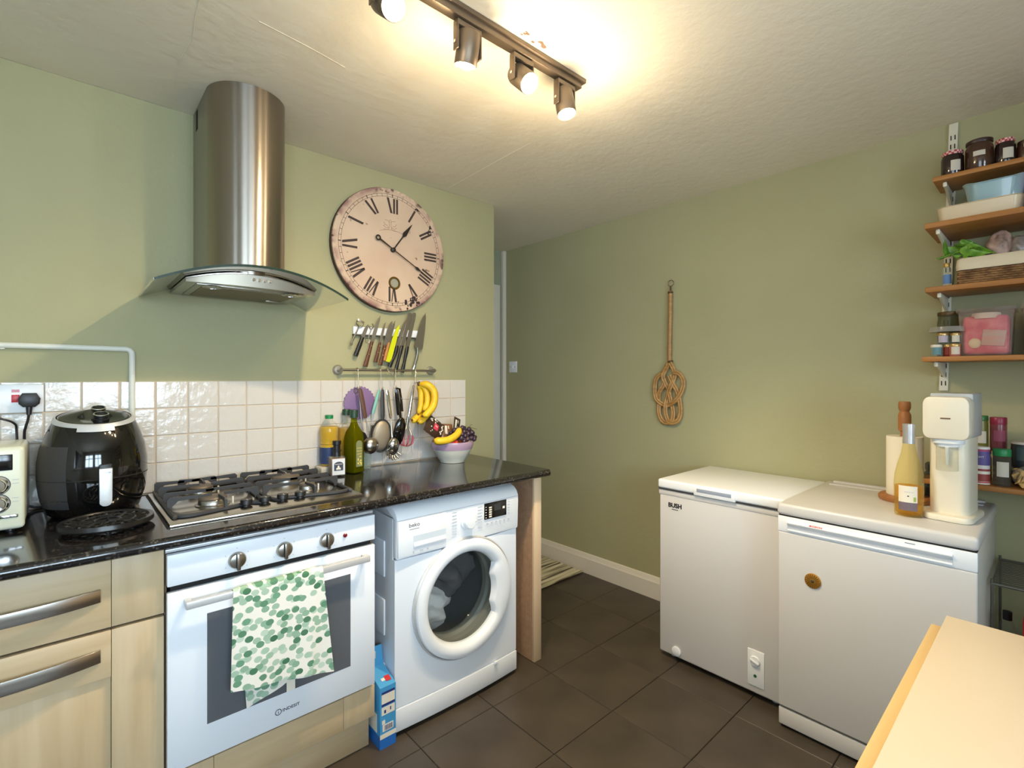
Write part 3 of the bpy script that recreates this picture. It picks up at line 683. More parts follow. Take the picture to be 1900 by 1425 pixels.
for x in (-.53, -.12):
    for y in (1.95, 2.14): G().cyl((x, y, ZT), (x, y, ZT + .014), .012, seg=12).done('foot', black_p, t)
# socket and plugs
t = thing('power_socket', 'white double power socket with red switches and neon windows on the tiles', 'socket', (-.131, YA - .01, 1.25))
pl = G().box((-.2035, YA - .022, 1.2025), (-.0595, YA - .0072, 1.2925), .003).done('face_plate', white_app2, t)
for x in (-.1755, -.1245):
    G().box((x - .009, YA - .0255, 1.236), (x + .009, YA - .0215, 1.260), .001).done('rocker_switch', red_m, t)
    G().box((x - .009, YA - .0228, 1.2675), (x + .009, YA - .0215, 1.2765)).done('neon_window', M('dull_red_window', (172, 62, 66), .2), t)
g = G()
for x in (-.192, -.0935):
    g.box((x - .002, YA - .0223, 1.252), (x + .002, YA - .0215, 1.262)).box((x - .012, YA - .0223, 1.232), (x - .006, YA - .0215, 1.236)).box((x + .006, YA - .0223, 1.232), (x + .012, YA - .0215, 1.236))
g.done('pin_holes', dark, t, kind='stuff')
t = thing('plug', 'black three-pin plug with its lead in the right half of the double socket', 'plug', (-.0925, YA - .03, 1.24))
pp = [(-.014, -.022), (.014, -.022), (.024, -.012), (.026, .004), (.016, .022), (-.016, .022), (-.026, .004), (-.024, -.012)]
G().prism([(-.0925 + u, 1.243 + v) for u, v in pp], 'y', YA - .052, YA - .0225, .005).done('plug_body', black_p, t)
G().cyl((-.0925, YA - .04, 1.223), (-.0935, YA - .041, 1.196), .0085, .006, 10).done('strain_relief', black_p, t)
G().tube(smooth_path([(-.0935, YA - .041, 1.2), (-.0955, YA - .042, 1.18), (-.101, YA - .043, 1.155), (-.104, YA - .036, 1.12), (-.104, YA - .03, .92), (-.02, YA - .03, .897)], 6), .0036, 8).done('lead', black_p, t)
t = thing('appliance_lead', 'thin black cable looping above the microwave below the socket', 'cable', (-.15, YA - .035, 1.18))
G().tube(smooth_path([(-.20, YA - .02, 1.2), (-.175, YA - .035, 1.197), (-.158, YA - .04, 1.188), (-.128, YA - .034, 1.172), (-.122, YA - .02, 1.14), (-.12, YA - .02, 1.0)], 6), .0032, 8).done('lead', black_p, t)
t = thing('cable_conduit', 'white plastic conduit running along the green wall and down to the tiles', 'conduit', (-.2, YA, 1.41))
pth = [(-1.4, YA - .011, 1.416), (-.1, YA - .011, 1.416), (.148, YA - .011, 1.4145)] + [(.1505 + .018 * math.sin(R(a)), YA - .011, 1.3965 + .018 * math.cos(R(a))) for a in range(0, 91, 15)] + [(.1685, YA - .011, 1.3), (.1685, YA - .011, .9)]
G().tube(pth, .0095, 14).done('pipe', M('painted_conduit', (222, 224, 214), .45), t, 60)
for x in (-.155, -.45, -.8): G().box((x - .006, YA - .012, 1.404), (x + .006, YA - .0005, 1.408)).done('saddle_clip', white_gloss, t)

# ------------------------------------------------------------------ cooker hood
t = thing('cooker_hood', 'stainless steel chimney cooker hood with curved glass canopy above the hob', 'cooker hood', (.4825, YA, 1.62))
HX, HR, HY = .4825, .1265, 1.985
pl = [(HX - HR, YA - .001)] + [(HX + HR * math.cos(R(180 + 180 * i / 32)), HY + HR * math.sin(R(180 + 180 * i / 32))) for i in range(33)] + [(HX + HR, YA - .001)]
G().prism(pl, 'z', 1.668, ZC - .001).done('chimney', steel, t, 30)
G().box((HX - HR - .0006, YA - .09, ZC - .085), (HX - HR + .001, YA - .055, ZC - .012)).done('vent_slot', dark, t)
gz = lambda x: 1.674 - (x - HX) ** 2 / 1.215
NX = 28; gx = [.1875 + .5905 * i / NX for i in range(NX + 1)]
fy = lambda x: 1.752 + .36 * (x - HX) ** 2
can = glass('canopy_glass', (238, 246, 238), 1.35)
def pan(u, v):
    x = .1875 + .5905 * u; return (x, fy(x) + (YA - .003 - fy(x)) * v, gz(x))
G().grid(NX, 6, pan).solid(-.006).done('glass_canopy', can, t, 60)
gl = G(); edge = [(x, fy(x) - .0008, gz(x) - .0005) for x in gx]
gl.rings([[(x, fy(x) - .0008, gz(x) - .0008), (x, fy(x) - .0008, gz(x) + .0068), (x, fy(x) + .004, gz(x) + .0068), (x, fy(x) + .004, gz(x) - .0008)] for x in gx])
gl.done('glass_edge', M('dark_glass_edge', (34, 52, 46), .15), t)
bx0, bx1, by, bz = .281, .694, 1.895, 1.626
fb = lambda x: by - .030 * (1 - ((x - HX) / .2075) ** 2)
bxs = [bx0 + (bx1 - bx0) * i / 20 for i in range(21)]
G().rings([[(x, fb(x), bz), (x, fb(x) - .004, max(gz(x) - .003, bz + .012)), (x, YA - .002, max(gz(x) - .003, bz + .012)), (x, YA - .002, bz)] for x in bxs]).done('hood_body', steel_h, t, 30)
fa = G().rings([[(x, fb(x) - .005, bz - .001), (x, fb(x) - .009, max(gz(x) - .008, bz + .006)), (x, fb(x) - .002, max(gz(x) - .005, bz + .009)), (x, fb(x) + .004, bz - .001)] for x in bxs]).done('fascia', M('satin_fascia', (188, 180, 164), .48, .85), t, 30)
for i in range(4):
    x = .4735 + i * .018; G().cyl((x, fb(x) - .006, 1.6495), (x, fb(x) - .016, 1.6505), .0052, .0046, 14).done('push_button', chrome, t)
G().box((.315, 1.91, bz - .003), (.66, 2.19, bz + .001), .001).done('filter_frame', satin, t)
G().box((.335, 1.935, bz - .005), (.645, 2.17, bz - .0015)).done('grease_filter', M('filter_mesh', (132, 122, 104), .55, .8, bump=(500, .6, .001)), t)
G().box((.585, 2.12, bz - .0085), (.64, 2.15, bz - .0045), .001).done('filter_latch', satin, t)
for x in (.362, .615):
    l = G().lathe([(.029, 0), (.030, -.004), (.024, -.0055)], (x, 1.925, bz - .003), 24, caps=(False, False)).done('hood_lamp', chrome, t)
    G().lathe([(.0245, -.0035), (.001, -.0036)], (x, 1.925, bz - .003), 24, caps=(False, False)).done('lamp_lens', M('lamp_lens', (214, 212, 204), .15), l)

# ------------------------------------------------------------------ wall clock
CX, CZ, CR = 1.180, 1.9365, .300
cy = 2.192
t = thing('wall_clock', 'large round distressed cream wall clock with Roman numerals on the green wall', 'clock', (CX, YA, CZ))
def clock_face():
    m = M('aged_clock_face', (206, 182, 158), .7); nt = m.node_tree; b = nt.nodes['Principled BSDF']; L = nt.links
    tc = nt.nodes.new('ShaderNodeTexCoord'); 
    def nz(s, d, a, b_):
        n = nt.nodes.new('ShaderNodeTexNoise'); n.inputs['Scale'].default_value = s; n.inputs['Detail'].default_value = d; L.new(tc.outputs['Object'], n.inputs['Vector'])
        r = nt.nodes.new('ShaderNodeMapRange'); r.inputs[1].default_value = a; r.inputs[2].default_value = b_; L.new(n.outputs['Fac'], r.inputs[0]); return r.outputs[0]
    ln = nt.nodes.new('ShaderNodeVectorMath'); ln.operation = 'LENGTH'; sc = nt.nodes.new('ShaderNodeVectorMath'); sc.operation = 'MULTIPLY'; sc.inputs[1].default_value = (1, 0, 1)
    L.new(tc.outputs['Object'], sc.inputs[0]); L.new(sc.outputs[0], ln.inputs[0])
    ed = nt.nodes.new('ShaderNodeMapRange'); ed.inputs[1].default_value = .268; ed.inputs[2].default_value = .298; L.new(ln.outputs['Value'], ed.inputs[0])
    def mixc(f, a, bcol):
        x = nt.nodes.new('ShaderNodeMix'); x.data_type = 'RGBA'; L.new(f, x.inputs[0])
        if isinstance(a, tuple): x.inputs[6].default_value = (*lin(a), 1)
        else: L.new(a, x.inputs[6])
        x.inputs[7].default_value = (*lin(bcol), 1); return x.outputs[2]
    def mul(a, b_):
        x = nt.nodes.new('ShaderNodeMath'); x.operation = 'MULTIPLY'; L.new(a, x.inputs[0]); L.new(b_, x.inputs[1]); return x.outputs[0]
    c = mixc(nz(5, 4, .4, .7), (208, 184, 160), (198, 168, 146))
    c = mixc(mul(ed.outputs[0], nz(14, 6, .42, .6)), c, (134, 92, 92))
    c = mixc(nz(34, 3, .69, .73), c, (130, 98, 78))
    c = mixc(mul(ed.outputs[0], nz(22, 4, .6, .64)), c, (66, 40, 40))
    L.new(c, b.inputs['Base Color']); return m
fm = clock_face()
cd = G().lathe([(.001, .034), (CR - .008, .034), (CR - .004, .034), (CR, .026), (CR, .004), (CR - .002, 0), (.001, 0)], (CX, cy, CZ), 72, 'y', (False, False))
cd = cd.done('clock_disc', fm, t, 30)
G().lathe([(CR + .0006, .03), (CR + .0006, .005)], (CX, cy, CZ), 72, 'y', (False, False)).done('dark_rim', M('dark_clock_edge', (70, 48, 40), .6), cd)
nk = M('numeral_ink', (62, 48, 44), .7)
g = G(); yF = cy - .0006
for rr in (.2585, .2705):
    g.lathe([(rr - .0008, -.0004), (rr + .0008, -.0004)], (CX, cy, CZ), 90, 'y', (False, False))
for k in range(60):
    a = R(6 * k); w = .0010 if k % 5 else .0022
    c_, s_ = math.sin(a), math.cos(a)
    g.rings([[(CX + c_ * r_ + s_ * e * w, yF, CZ + s_ * r_ - c_ * e * w) for e in (-1, 1)] for r_ in (.2585, .2705 if k % 5 else .2725)], False)
g.done('minute_track', nk, cd)
def strokes(s):
    segs = []; x = 0
    for ch in s:
        if ch == 'I': segs.append((x, x, .0052)); x += .0165
        elif ch == 'V': segs += [(x - .004, x + .008, .0058), (x + .019, x + .010, .0026)]; x += .031
        elif ch == 'X': segs += [(x, x + .020, .0058)]; x += .034
    w = max(max(a, b) for a, b, _ in segs); return [(a - w / 2, b - w / 2, h) for a, b, h in segs]
for k, s in enumerate(('XII', 'I', 'II', 'III', 'IIII', 'V', 'VI', 'VII', 'VIII', 'IX', 'X', 'XI')):
    a = R(30 * k); g = G(); flip = 1
    for xa, xb, h in strokes(s):
        def P(x, r_): return (CX + math.sin(a) * r_ + math.cos(a) * x, yF, CZ + math.cos(a) * r_ - math.sin(a) * x)
        g.rings([[P(xa - h, .253), P(xa + h, .253)], [P(xb - h, .180), P(xb + h, .180)]], False)
    g.done('numeral', nk, cd)
fade = M('faded_sepia_ink', (176, 140, 122), .8); g = G()
fc = lambda u, v: (CX + u - .012, yF, CZ + .118 + v)
for sx in (-1, 1):
    for pts in ([(.004, .03), (.006, -.01), (.016, -.022), (.034, -.022)], [(.008, -.008), (.02, -.014), (.036, -.006)], [(.004, .012), (.012, .022), (.028, .024)], [(.014, -.002), (.026, .0), (.034, .012)]):
        g.tube(smooth_path([fc(sx * u, v) for u, v in pts], 4), [.0011] * (4 * (len(pts) - 1) + 1), 4)
g.tube([(CX + .115 * math.sin(R(-36 + 6 * k)), yF, CZ + .02 + .078 * math.cos(R(-36 + 6 * k))) for k in range(14)], .0009, 4)
g.done('faded_scroll', fade, cd)
hm = M('black_clock_hands', (28, 22, 20), .5)
def hand(name, ang, poly, y, ring=None):
    a = R(ang); g = G(); f = lambda x, r_: (CX + math.sin(a) * r_ + math.cos(a) * x, CZ + math.cos(a) * r_ - math.sin(a) * x)
    g.prism([f(x, r_) for x, r_ in poly], 'y', y - .0012, y)
    if ring: g.tube([(f(ring[1] * math.cos(i * math.pi / 10), ring[0] + ring[1] * math.sin(i * math.pi / 10))[0], y - .0006, f(ring[1] * math.cos(i * math.pi / 10), ring[0] + ring[1] * math.sin(i * math.pi / 10))[1]) for i in range(20)], .0035, 6, True)
    g.done(name, hm, t)
hand('hour_hand', 36, [(-.0032, 0), (-.003, .09), (-.0115, .108), (-.001, .178), (.001, .178), (.0115, .108), (.003, .09), (.0032, 0)], cy - .008)
hand('minute_hand', 119, [(-.004, -.083), (-.0025, 0), (-.0022, .135), (-.0075, .150), (-.002, .176), (-.0012, .236), (.0012, .236), (.002, .176), (.0075, .150), (.0022, .135), (.0025, 0), (.004, -.083)], cy - .014, (-.093, .0105))
G().lathe([(.011, .001), (.011, -.016), (.008, -.018), (.001, -.019)], (CX, cy, CZ), 20, 'y').done('centre_boss', hm, t)
G().lathe([(.021, -.001), (.0235, -.005), (.029, -.005), (.032, -.001)], (CX + .011, cy, CZ - .160), 32, 'y', (False, False)).done('brass_grommet', M('aged_brass', (122, 96, 44), .4, .8), t)
G().lathe([(.001, -.0012), (.0215, -.0012)], (CX + .011, cy, CZ - .160), 24, 'y', (False, False)).done('grommet_hole', M('grommet_back', (150, 148, 132), .8), t)
g = G()
for k in range(26):
    a = R(random.uniform(148, 164)); r_ = random.uniform(.248, .292)
    g.ball((CX + math.sin(a) * r_, yF, CZ + math.cos(a) * r_), random.uniform(.003, .009), 6, (1, .05, 1))
for a0, r0 in ((31, .262), (58, .25), (60, .236), (55, .262)):
    for k in range(4): 
        a = R(a0 + random.uniform(-2, 2)); r_ = r0 + random.uniform(-.008, .008); g.ball((CX + math.sin(a) * r_, yF, CZ + math.cos(a) * r_), random.uniform(.003, .006), 6, (1, .05, 1))
g.done('dark_blotch', M('blotch_black', (48, 36, 40), .8), cd)

# ------------------------------------------------------------------ knife rack
t = thing('knife_rack', 'white magnetic knife strip on the green wall below the clock', 'knife rack', (1.176, YA, 1.53))
G().box((.989, 2.207, 1.517), (1.363, YA - .001, 1.553), .002).done('strip', white_app2, t)
G().box((.989, 2.205, 1.511), (1.363, YA - .001, 1.5175), .001).done('lower_edge', M('dark_strip_edge', (74, 68, 58), .5), t)
blade_m = M('knife_steel', (182, 176, 168), .34, 1); blade_l = M('pale_knife_steel', (214, 208, 198), .3, 1)
wood_d = M('dark_rosewood', (104, 62, 36), .5, var=((90, 90, 9), (76, 42, 24), .35, .7)); wood_l = M('light_tan_wood', (190, 126, 72), .55)
rivet_m = M('brass_rivet', (206, 176, 130), .3, .9)
lime = M('lime_green_coating', (206, 214, 20), .4)
def knife(label, tip, butt, frac, wb, wh, bm, hm_, style='straight', rivets=0, y=2.2, hook=0):
    T, B = Vector((tip[0], 0, tip[1])), Vector((butt[0], 0, butt[1])); d = (T - B); L = d.length; d.normalize(); q = Vector((d.z, 0, -d.x))   # q points right of the blade
    hl = L * (1 - frac)
    def P(u, v, yy): p = B + d * u + q * v; return (p.x, yy, p.z)
    t = thing('kitchen_knife', label, 'knife', (tip[0] * frac + butt[0] * (1 - frac), y, tip[1] * frac + butt[1] * (1 - frac)))
    b = L - hl
    if style == 'chef': pb = [(hl - .012, .008), (hl, wb * .62), (hl + b * .5, wb * .6), (hl + b * .8, wb * .5), (L, wb * .36), (hl + b * .8, -wb * .0), (hl + b * .5, -wb * .24), (hl + b * .2, -wb * .4), (hl + .004, -wb * .45), (hl + .002, -wb * .40), (hl - .006, .0)]
    elif style == 'round': pb = [(hl - .004, wb * .45), (L - wb * .3, wb * .5), (L, wb * .25), (L, -wb * .2), (L - wb * .4, -wb * .5), (hl - .004, -wb * .45)]
    else: pb = [(hl - .004, wb * .45), (hl + b * .55, wb * .48), (hl + b * .85, wb * .42), (L, wb * .25), (hl + b * .85, -wb * .18), (hl + b * .6, -wb * .42), (hl - .004, -wb * .5)]
    g = G(); g.rings([[P(u, v, y - .0012) for u, v in pb], [P(u, v, y + .0012) for u, v in pb]]); g.done('blade', bm, t, 20)
    if style == 'coated': return t
    n = 8; rr = []
    for i in range(n + 1):
        s_ = i / n; u = hl * (1 - s_); w = wh * (.8 + .25 * math.sin(s_ * 3.2) + (.22 if s_ > .86 else 0)); dp = .0075 * (.9 if 0 < i < n else .6)
        if style == 'wavy' or hook: w = wh * (.85 + .16 * math.sin(s_ * 9))
        if style == 'slim': w = wh * (.62 + .5 * s_)
        off = .004 * math.sin(s_ * 5) if style in ('wavy', 'chef') else 0
        rr.append([P(u, w * .5 * math.cos(a) + off, y - dp * math.sin(a)) for a in [2 * math.pi * k / 10 for k in range(10)]])
    h = G().rings(rr).done('handle', hm_, t, 40)
    for k in range(rivets):
        c = P(hl * (.82 - .34 * k), 0, y - .0072); G().ball(c, .0028, 8, (1, .6, 1)).done('rivet', rivet_m, h)
    return t
knife('short paring knife with thick black handle, second from the left on the strip', (1.056, 1.5685), (.9945, 1.414), .42, .018, .021, blade_m, black_p)
knife('long slicing knife with riveted dark wood handle, left of the clock bottom', (1.1165, 1.614), (1.043, 1.3665), .52, .019, .022, blade_l, wood_d, 'slim', 2)
knife('small knife with riveted brown wood handle beside the long wood-handled one', (1.145, 1.5845), (1.095, 1.388), .52, .013, .019, blade_l, wood_d, 'slim', 2)
knife('utility knife with dark wood handle overlapping the tan-handled knife', (1.174, 1.592), (1.1145, 1.373), .55, .021, .020, blade_m, wood_d, 'slim', 2, 2.192)
knife('narrow knife with light tan wooden handle, left of the lime green knife', (1.195, 1.5935), (1.140, 1.395), .55, .015, .018, blade_m, wood_l, 'slim', 0, 2.1985)
knife('all lime green coated paring knife in the middle of the strip', (1.215, 1.579), (1.160, 1.389), .98, .028, .02, lime, lime, 'coated', 0, 2.196)
knife('knife with short blade and black handle, right of the lime green knife', (1.2565, 1.604), (1.171, 1.363), .55, .018, .021, blade_m, black_p, 'wavy', 0, 2.1975)
knife('long bread knife with black handle, left of the two long black-handled knives', (1.279, 1.6385), (1.196, 1.342), .56, .021, .021, blade_m, black_p, 'round', 0, 2.190, 1)
knife('long carving knife with wavy black handle beside the large chef knife', (1.3085, 1.643), (1.239, 1.339), .57, .022, .021, blade_m, black_p, 'round', 0, 2.2005, 1)
knife("large chef's knife with wide blade and shiny steel handle, rightmost on the strip", (1.357, 1.649), (1.3085, 1.352), .62, .047, .017, blade_m, chrome, 'chef')
t = thing('vegetable_peeler', 'steel Y-shaped vegetable peeler at the left end of the knife strip', 'peeler', (.995, 2.2, 1.53))
G().tube(smooth_path([(.974, 2.198, 1.474), (.985, 2.196, 1.497), (1.0, 2.198, 1.528), (1.010, 2.2, 1.55)], 4), [.0045] * 4 + [.0035] * 9, 8).done('handle', satin, t)
G().tube([(.974 + .006 * math.cos(i * .52), 2.198, 1.470 + .006 * math.sin(i * .52)) for i in range(12)], .0022, 6, True).done('hanging_loop', satin, t)
G().tube(smooth_path([(1.010, 2.198, 1.55), (.998, 2.196, 1.566), (1.004, 2.196, 1.584)], 4), .0028, 6).tube(smooth_path([(1.010, 2.198, 1.55), (1.026, 2.196, 1.553), (1.034, 2.196, 1.568)], 4), .0028, 6).done('fork', satin, t)
G().box((-.018, -.002, -.005), (.018, .001, .005), .001, mat=Matrix.Translation((1.019, 2.195, 1.577)) @ Matrix.Rotation(R(27), 4, 'Y')).done('blade', blade_l, t)
t = thing('bottle_opener', 'small dark metal bottle opener between the short black knife and the long knife', 'opener', (1.068, 2.2, 1.53))
G().tube(smooth_path([(1.056, 2.2, 1.498), (1.066, 2.2, 1.524), (1.074, 2.2, 1.545)], 4), .004, 8, flat=.6).tube(smooth_path([(1.073, 2.2, 1.543), (1.084, 2.2, 1.555), (1.078, 2.2, 1.572)], 4), .003, 6).tube(smooth_path([(1.073, 2.2, 1.543), (1.066, 2.2, 1.55), (1.064, 2.2, 1.558)], 4), .0025, 6).done('opener_arm', blade_m, t)
G().tube([(1.054 + .011 * math.cos(i * .42), 2.2, 1.488 + .011 * math.sin(i * .42)) for i in range(15)], .001, 5, True).done('wire_loop', satin, t)
# ------------------------------------------------------------------ hanging rail and utensils
RY, RZ = 2.19, 1.349
t = thing('utensil_rail', 'steel hanging rail with round end plates above the tiles', 'rail', (1.168, YA, RZ))
G().cyl((.92, RY, RZ), (1.418, RY, RZ - .0007), .0058, seg=14).done('bar', satin, t)
for x in (.92, 1.418):
    p = G().lathe([(.001, -.012), (.018, -.011), (.0235, -.005), (.0235, -.0005)], (x, YA, RZ), 28, 'y').done('end_plate', M('worn_chrome', (172, 168, 156), .4, .7), t)
    G().cyl((x, YA - .01, RZ), (x, RY - .008, RZ), .0085, seg=14).done('rail_post', satin, p)
wire = M('hook_wire', (214, 208, 196), .3, 1)
def s_hook(label, x, zb, dx=0):
    t = thing('s_hook', label, 'hook', (x, RY, RZ), group=None)
    up = [(x, RY + .0095 * math.cos(R(a)), RZ + .0095 * math.sin(R(a)) + .0) for a in range(-30, 181, 30)]
    dn = smooth_path([(x, RY - .0095, RZ), (x + dx * .5, RY - .018, (RZ + zb) / 2), (x + dx, RY - .024, zb + .012), (x + dx, RY - .030, zb), (x + dx, RY - .038, zb + .004), (x + dx, RY - .040, zb + .014)], 5)
    G().tube(up + dn, .0023, 7).done('wire', wire, t, 60); return t
s_hook('first S-hook from the left on the rail, holding the ladle', .998, 1.262, -.006)
s_hook('second S-hook on the rail, holding the strainer and the spaghetti spoon', 1.112, 1.258, -.004)
s_hook('third S-hook on the rail, holding the black spatula and spoon', 1.192, 1.262, -.012)
s_hook('fourth S-hook on the rail, holding the whisk and the bananas', 1.303, 1.285, -.012)
s_hook('short empty hook wire between the second and third hooks on the rail', 1.15, 1.325, .012)
def handle(g, a, b, r0, r1, flat=.55, n=10, bulge=.15):
    a, b = Vector(a), Vector(b); pts = [a + (b - a) * i / n for i in range(n + 1)]
    rs = [(r0 + (r1 - r0) * i / n) * (1 + bulge * math.sin(math.pi * i / n)) * (.75 if i in (0, n) else 1) for i in range(n + 1)]
    g.tube(pts, rs, 10, flat=flat, up=(0, 1, 0)); return g
UY = 2.152
brown_w = M('dark_brown_wood_handle', (98, 66, 48), .5); mint = M('mint_green_silicone', (130, 192, 178), .5)
t = thing('ladle', 'steel ladle with brown handle, leftmost utensil hanging from the rail', 'ladle', (1.02, UY, 1.1))
handle(G(), (.995, UY, 1.262), (1.022, UY, 1.126), .0095, .0085).done('handle', brown_w, t)
G().tube([(1.021, UY, 1.13), (1.029, UY, 1.09), (1.034, UY, 1.035)], [.0032, .003, .004], 8).done('shaft', satin, t)
g = G()
g.lathe([(.0405 * math.sin(R(a)), -.034 * math.cos(R(a))) for a in range(4, 100, 8)] + [(.038 * math.sin(R(a)), -.031 * math.cos(R(a))) for a in range(99, 3, -8)], (0, 0, 0), 28, caps=(False, False), mat=Matrix.Translation((1.042, UY - .004, .998)) @ Matrix.Rotation(R(-82), 4, 'X'))
g.done('bowl', steel_h, t, 60)
t = thing('serving_spoon', 'black oval spoon partly hidden behind the ladle bowl', 'spoon', (1.02, UY + .03, 1.05))
G().tube([(1.004, 2.182, 1.255), (1.016, 2.182, 1.1), (1.022, 2.182, 1.06)], .003, 8).done('shaft', satin, t)
G().ball((1.022, 2.182, 1.022), 1, 16, (.022, .008, .038)).done('bowl', black_p, t)
t = thing('pot_mat', 'round purple silicone mat with zigzag edge hanging behind the ladle', 'trivet mat', (1.019, YA - .012, 1.195))
pm = []
for i in range(56):
    a = 2 * math.pi * i / 56; r = .0795 if i % 2 else .0735; pm.append((1.020 + r * math.cos(a), 1.194 + r * math.sin(a)))
G().prism(pm, 'y', YA - .020, YA - .014, .001).done('mat', M('purple_silicone', (136, 108, 152), .6), t, 30)
G().tube([(1.0 + .010 * math.cos(i * .52), YA - .021, 1.252 + .012 * math.sin(i * .52)) for i in range(12)], .0022, 6, True).done('hanging_loop', satin, t)
t = thing('mint_spatula', 'slim utensil with mint green handle hanging slanted from the second hook', 'spatula', (1.09, UY, 1.17))
handle(G(), (1.108, UY + .034, 1.256), (1.074, UY + .034, 1.142), .0058, .0078, .8).done('handle', mint, t)
G().tube([(1.074, UY + .034, 1.144), (1.071, UY + .036, 1.085)], .0022, 8).done('shaft', satin, t)
G().prism([(1.064, 1.088), (1.078, 1.088), (1.082, 1.0), (1.060, 1.0)], 'y', UY + .034, UY + .037, .001).done('blade', steel_h, t)
t = thing('strainer', 'black-handled round mesh strainer hanging from the second hook', 'strainer', (1.1, UY, 1.1))
handle(G(), (1.115, UY + .016, 1.256), (1.116, UY + .016, 1.115), .0085, .0095, .6).done('handle', grey_p, t)
sm = Matrix.Translation((1.108, UY + .014, 1.036)) @ Matrix.Rotation(R(-82), 4, 'X')
def el(r, h, n=36): return [sm @ Vector((r * .90 * math.cos(2 * math.pi * i / n), r * 1.42 * math.sin(2 * math.pi * i / n), h)) for i in range(n)]
G().rings([el(.052, -.002), el(.0575, -.002), el(.0575, .006), el(.052, .006), el(.052, -.002)], True, (False, False)).done('rim', grey_p, t)
G().rings([el(.053, .003), el(.048, -.006), el(.038, -.012), el(.02, -.016), el(.001, -.017)], True, (False, True)).solid(.0008).done('mesh_bowl', M('pale_mesh', (178, 164, 142), .5, .5, bump=(500, .5, .001)), t, 60)
t = thing('spaghetti_spoon', 'steel toothed spaghetti spoon hanging in front of the strainer', 'spoon', (1.13, UY, 1.1))
handle(G(), (1.121, UY - .018, 1.254), (1.141, UY - .018, 1.118), .0075, .0078, .6).done('handle', chrome, t)
G().tube([(1.141, UY - .018, 1.122), (1.143, UY - .018, 1.075), (1.146, UY - .02, 1.03)], [.003, .0034, .006], 8).done('shaft', satin, t)
g = G(); m2 = Matrix.Translation((1.152, UY - .02, .985)) @ Matrix.Rotation(R(-78), 4, 'X')
g.lathe([(.029 * math.sin(R(a)), -.022 * math.cos(R(a))) for a in range(4, 96, 9)] + [(.0268 * math.sin(R(a)), -.0195 * math.cos(R(a))) for a in range(94, 3, -9)], (0, 0, 0), 26, caps=(False, False), sy=1.5, mat=m2)
g.done('bowl', chrome, t, 60)
g = G()
for k in range(7):
    a = R(192 + 21 * k); d = Vector((math.cos(a), 0, math.sin(a)))
    p = Vector((1.150, UY - .026, .982)) + Vector((d.x * .028, 0, d.z * .041)); g.tube([p, p + d * .010 + Vector((0, -.006, 0)), p + d * .018 + Vector((0, -.014, 0))], [.0052, .0048, .0036], 7)
g.done('teeth', satin, t, 60)
t = thing('black_spatula', 'black plastic slotted spatula hanging from the third hook', 'spatula', (1.19, UY, 1.16))
handle(G(), (1.182, UY + .01, 1.262), (1.196, UY + .01, 1.13), .007, .008, .6).done('handle', black_gloss, t)
G().tube([(1.183, UY + .01, 1.262), (1.202, UY + .01, 1.258), (1.212, UY + .01, 1.20), (1.216, UY + .01, 1.148)], [.005, .006, .006, .0075], 8).done('tong_arm', black_gloss, t)
G().tube([(1.216, UY + .01, 1.15), (1.222, UY + .012, 1.06), (1.226, UY + .012, 1.02)], .0016, 6).done('wire', wire, t)
t = thing('black_spoon', 'large glossy black serving spoon with reddish edge on the third hook', 'spoon', (1.195, UY, 1.07))
handle(G(), (1.178, UY - .008, 1.256), (1.199, UY - .008, 1.112), .006, .007, .6).done('handle', black_gloss, t)
g = G(); m3 = Matrix.Translation((1.190, UY - .008, 1.05)) @ Matrix.Rotation(R(6), 4, 'Y') @ Matrix.Rotation(R(-80), 4, 'X')
g.lathe([(.030 * math.sin(R(a)), -.018 * math.cos(R(a))) for a in range(4, 96, 9)] + [(.028 * math.sin(R(a)), -.016 * math.cos(R(a))) for a in range(94, 3, -9)], (0, 0, 0), 26, caps=(False, False), sx=1.05, sy=2.45, mat=m3)
g.done('bowl', black_gloss, t, 60)
t = thing('whisk', 'balloon whisk with steel handle and pink wires hanging beside the bananas', 'whisk', (1.255, (UY + .016), 1.14))
G().tube([(1.283, (UY + .016), 1.262), (1.276, (UY + .016), 1.235), (1.262, (UY + .016), 1.152), (1.256, (UY + .016), 1.12)], [.005, .008, .0085, .007], 12).done('handle', chrome, t)
G().tube([(1.284 + .006 * math.cos(i * .52), (UY + .016), 1.268 + .006 * math.sin(i * .52)) for i in range(12)], .0014, 6, True).done('hanging_loop', satin, t)
gp, gs = G(), G()
ax_ = Vector((1.238 - 1.256, 0, .975 - 1.12)).normalized(); o_ = Vector((1.256, (UY + .016), 1.122))
for k in range(5):
    q = Vector((math.cos(R(36 * k)), math.sin(R(36 * k)), 0)); q = (q - ax_ * q.dot(ax_)).normalized()
    pts = [o_ + ax_ * u + q * w for u, w in ((0, .006), (.05, .012), (.095, .034), (.128, .036), (.145, .018), (.148, 0), (.145, -.018), (.128, -.036), (.095, -.034), (.05, -.012), (0, -.006))]
    sp_ = smooth_path(pts, 4)
    gs.tube(sp_[:9], .0012, 5).tube(sp_[-9:], .0012, 5); gp.tube(sp_[8:-8], .0019, 6)
gs.done('steel_wire', satin, t, 60); gp.done('pink_wire', M('pink_silicone', (196, 84, 104), .4), t, 60)

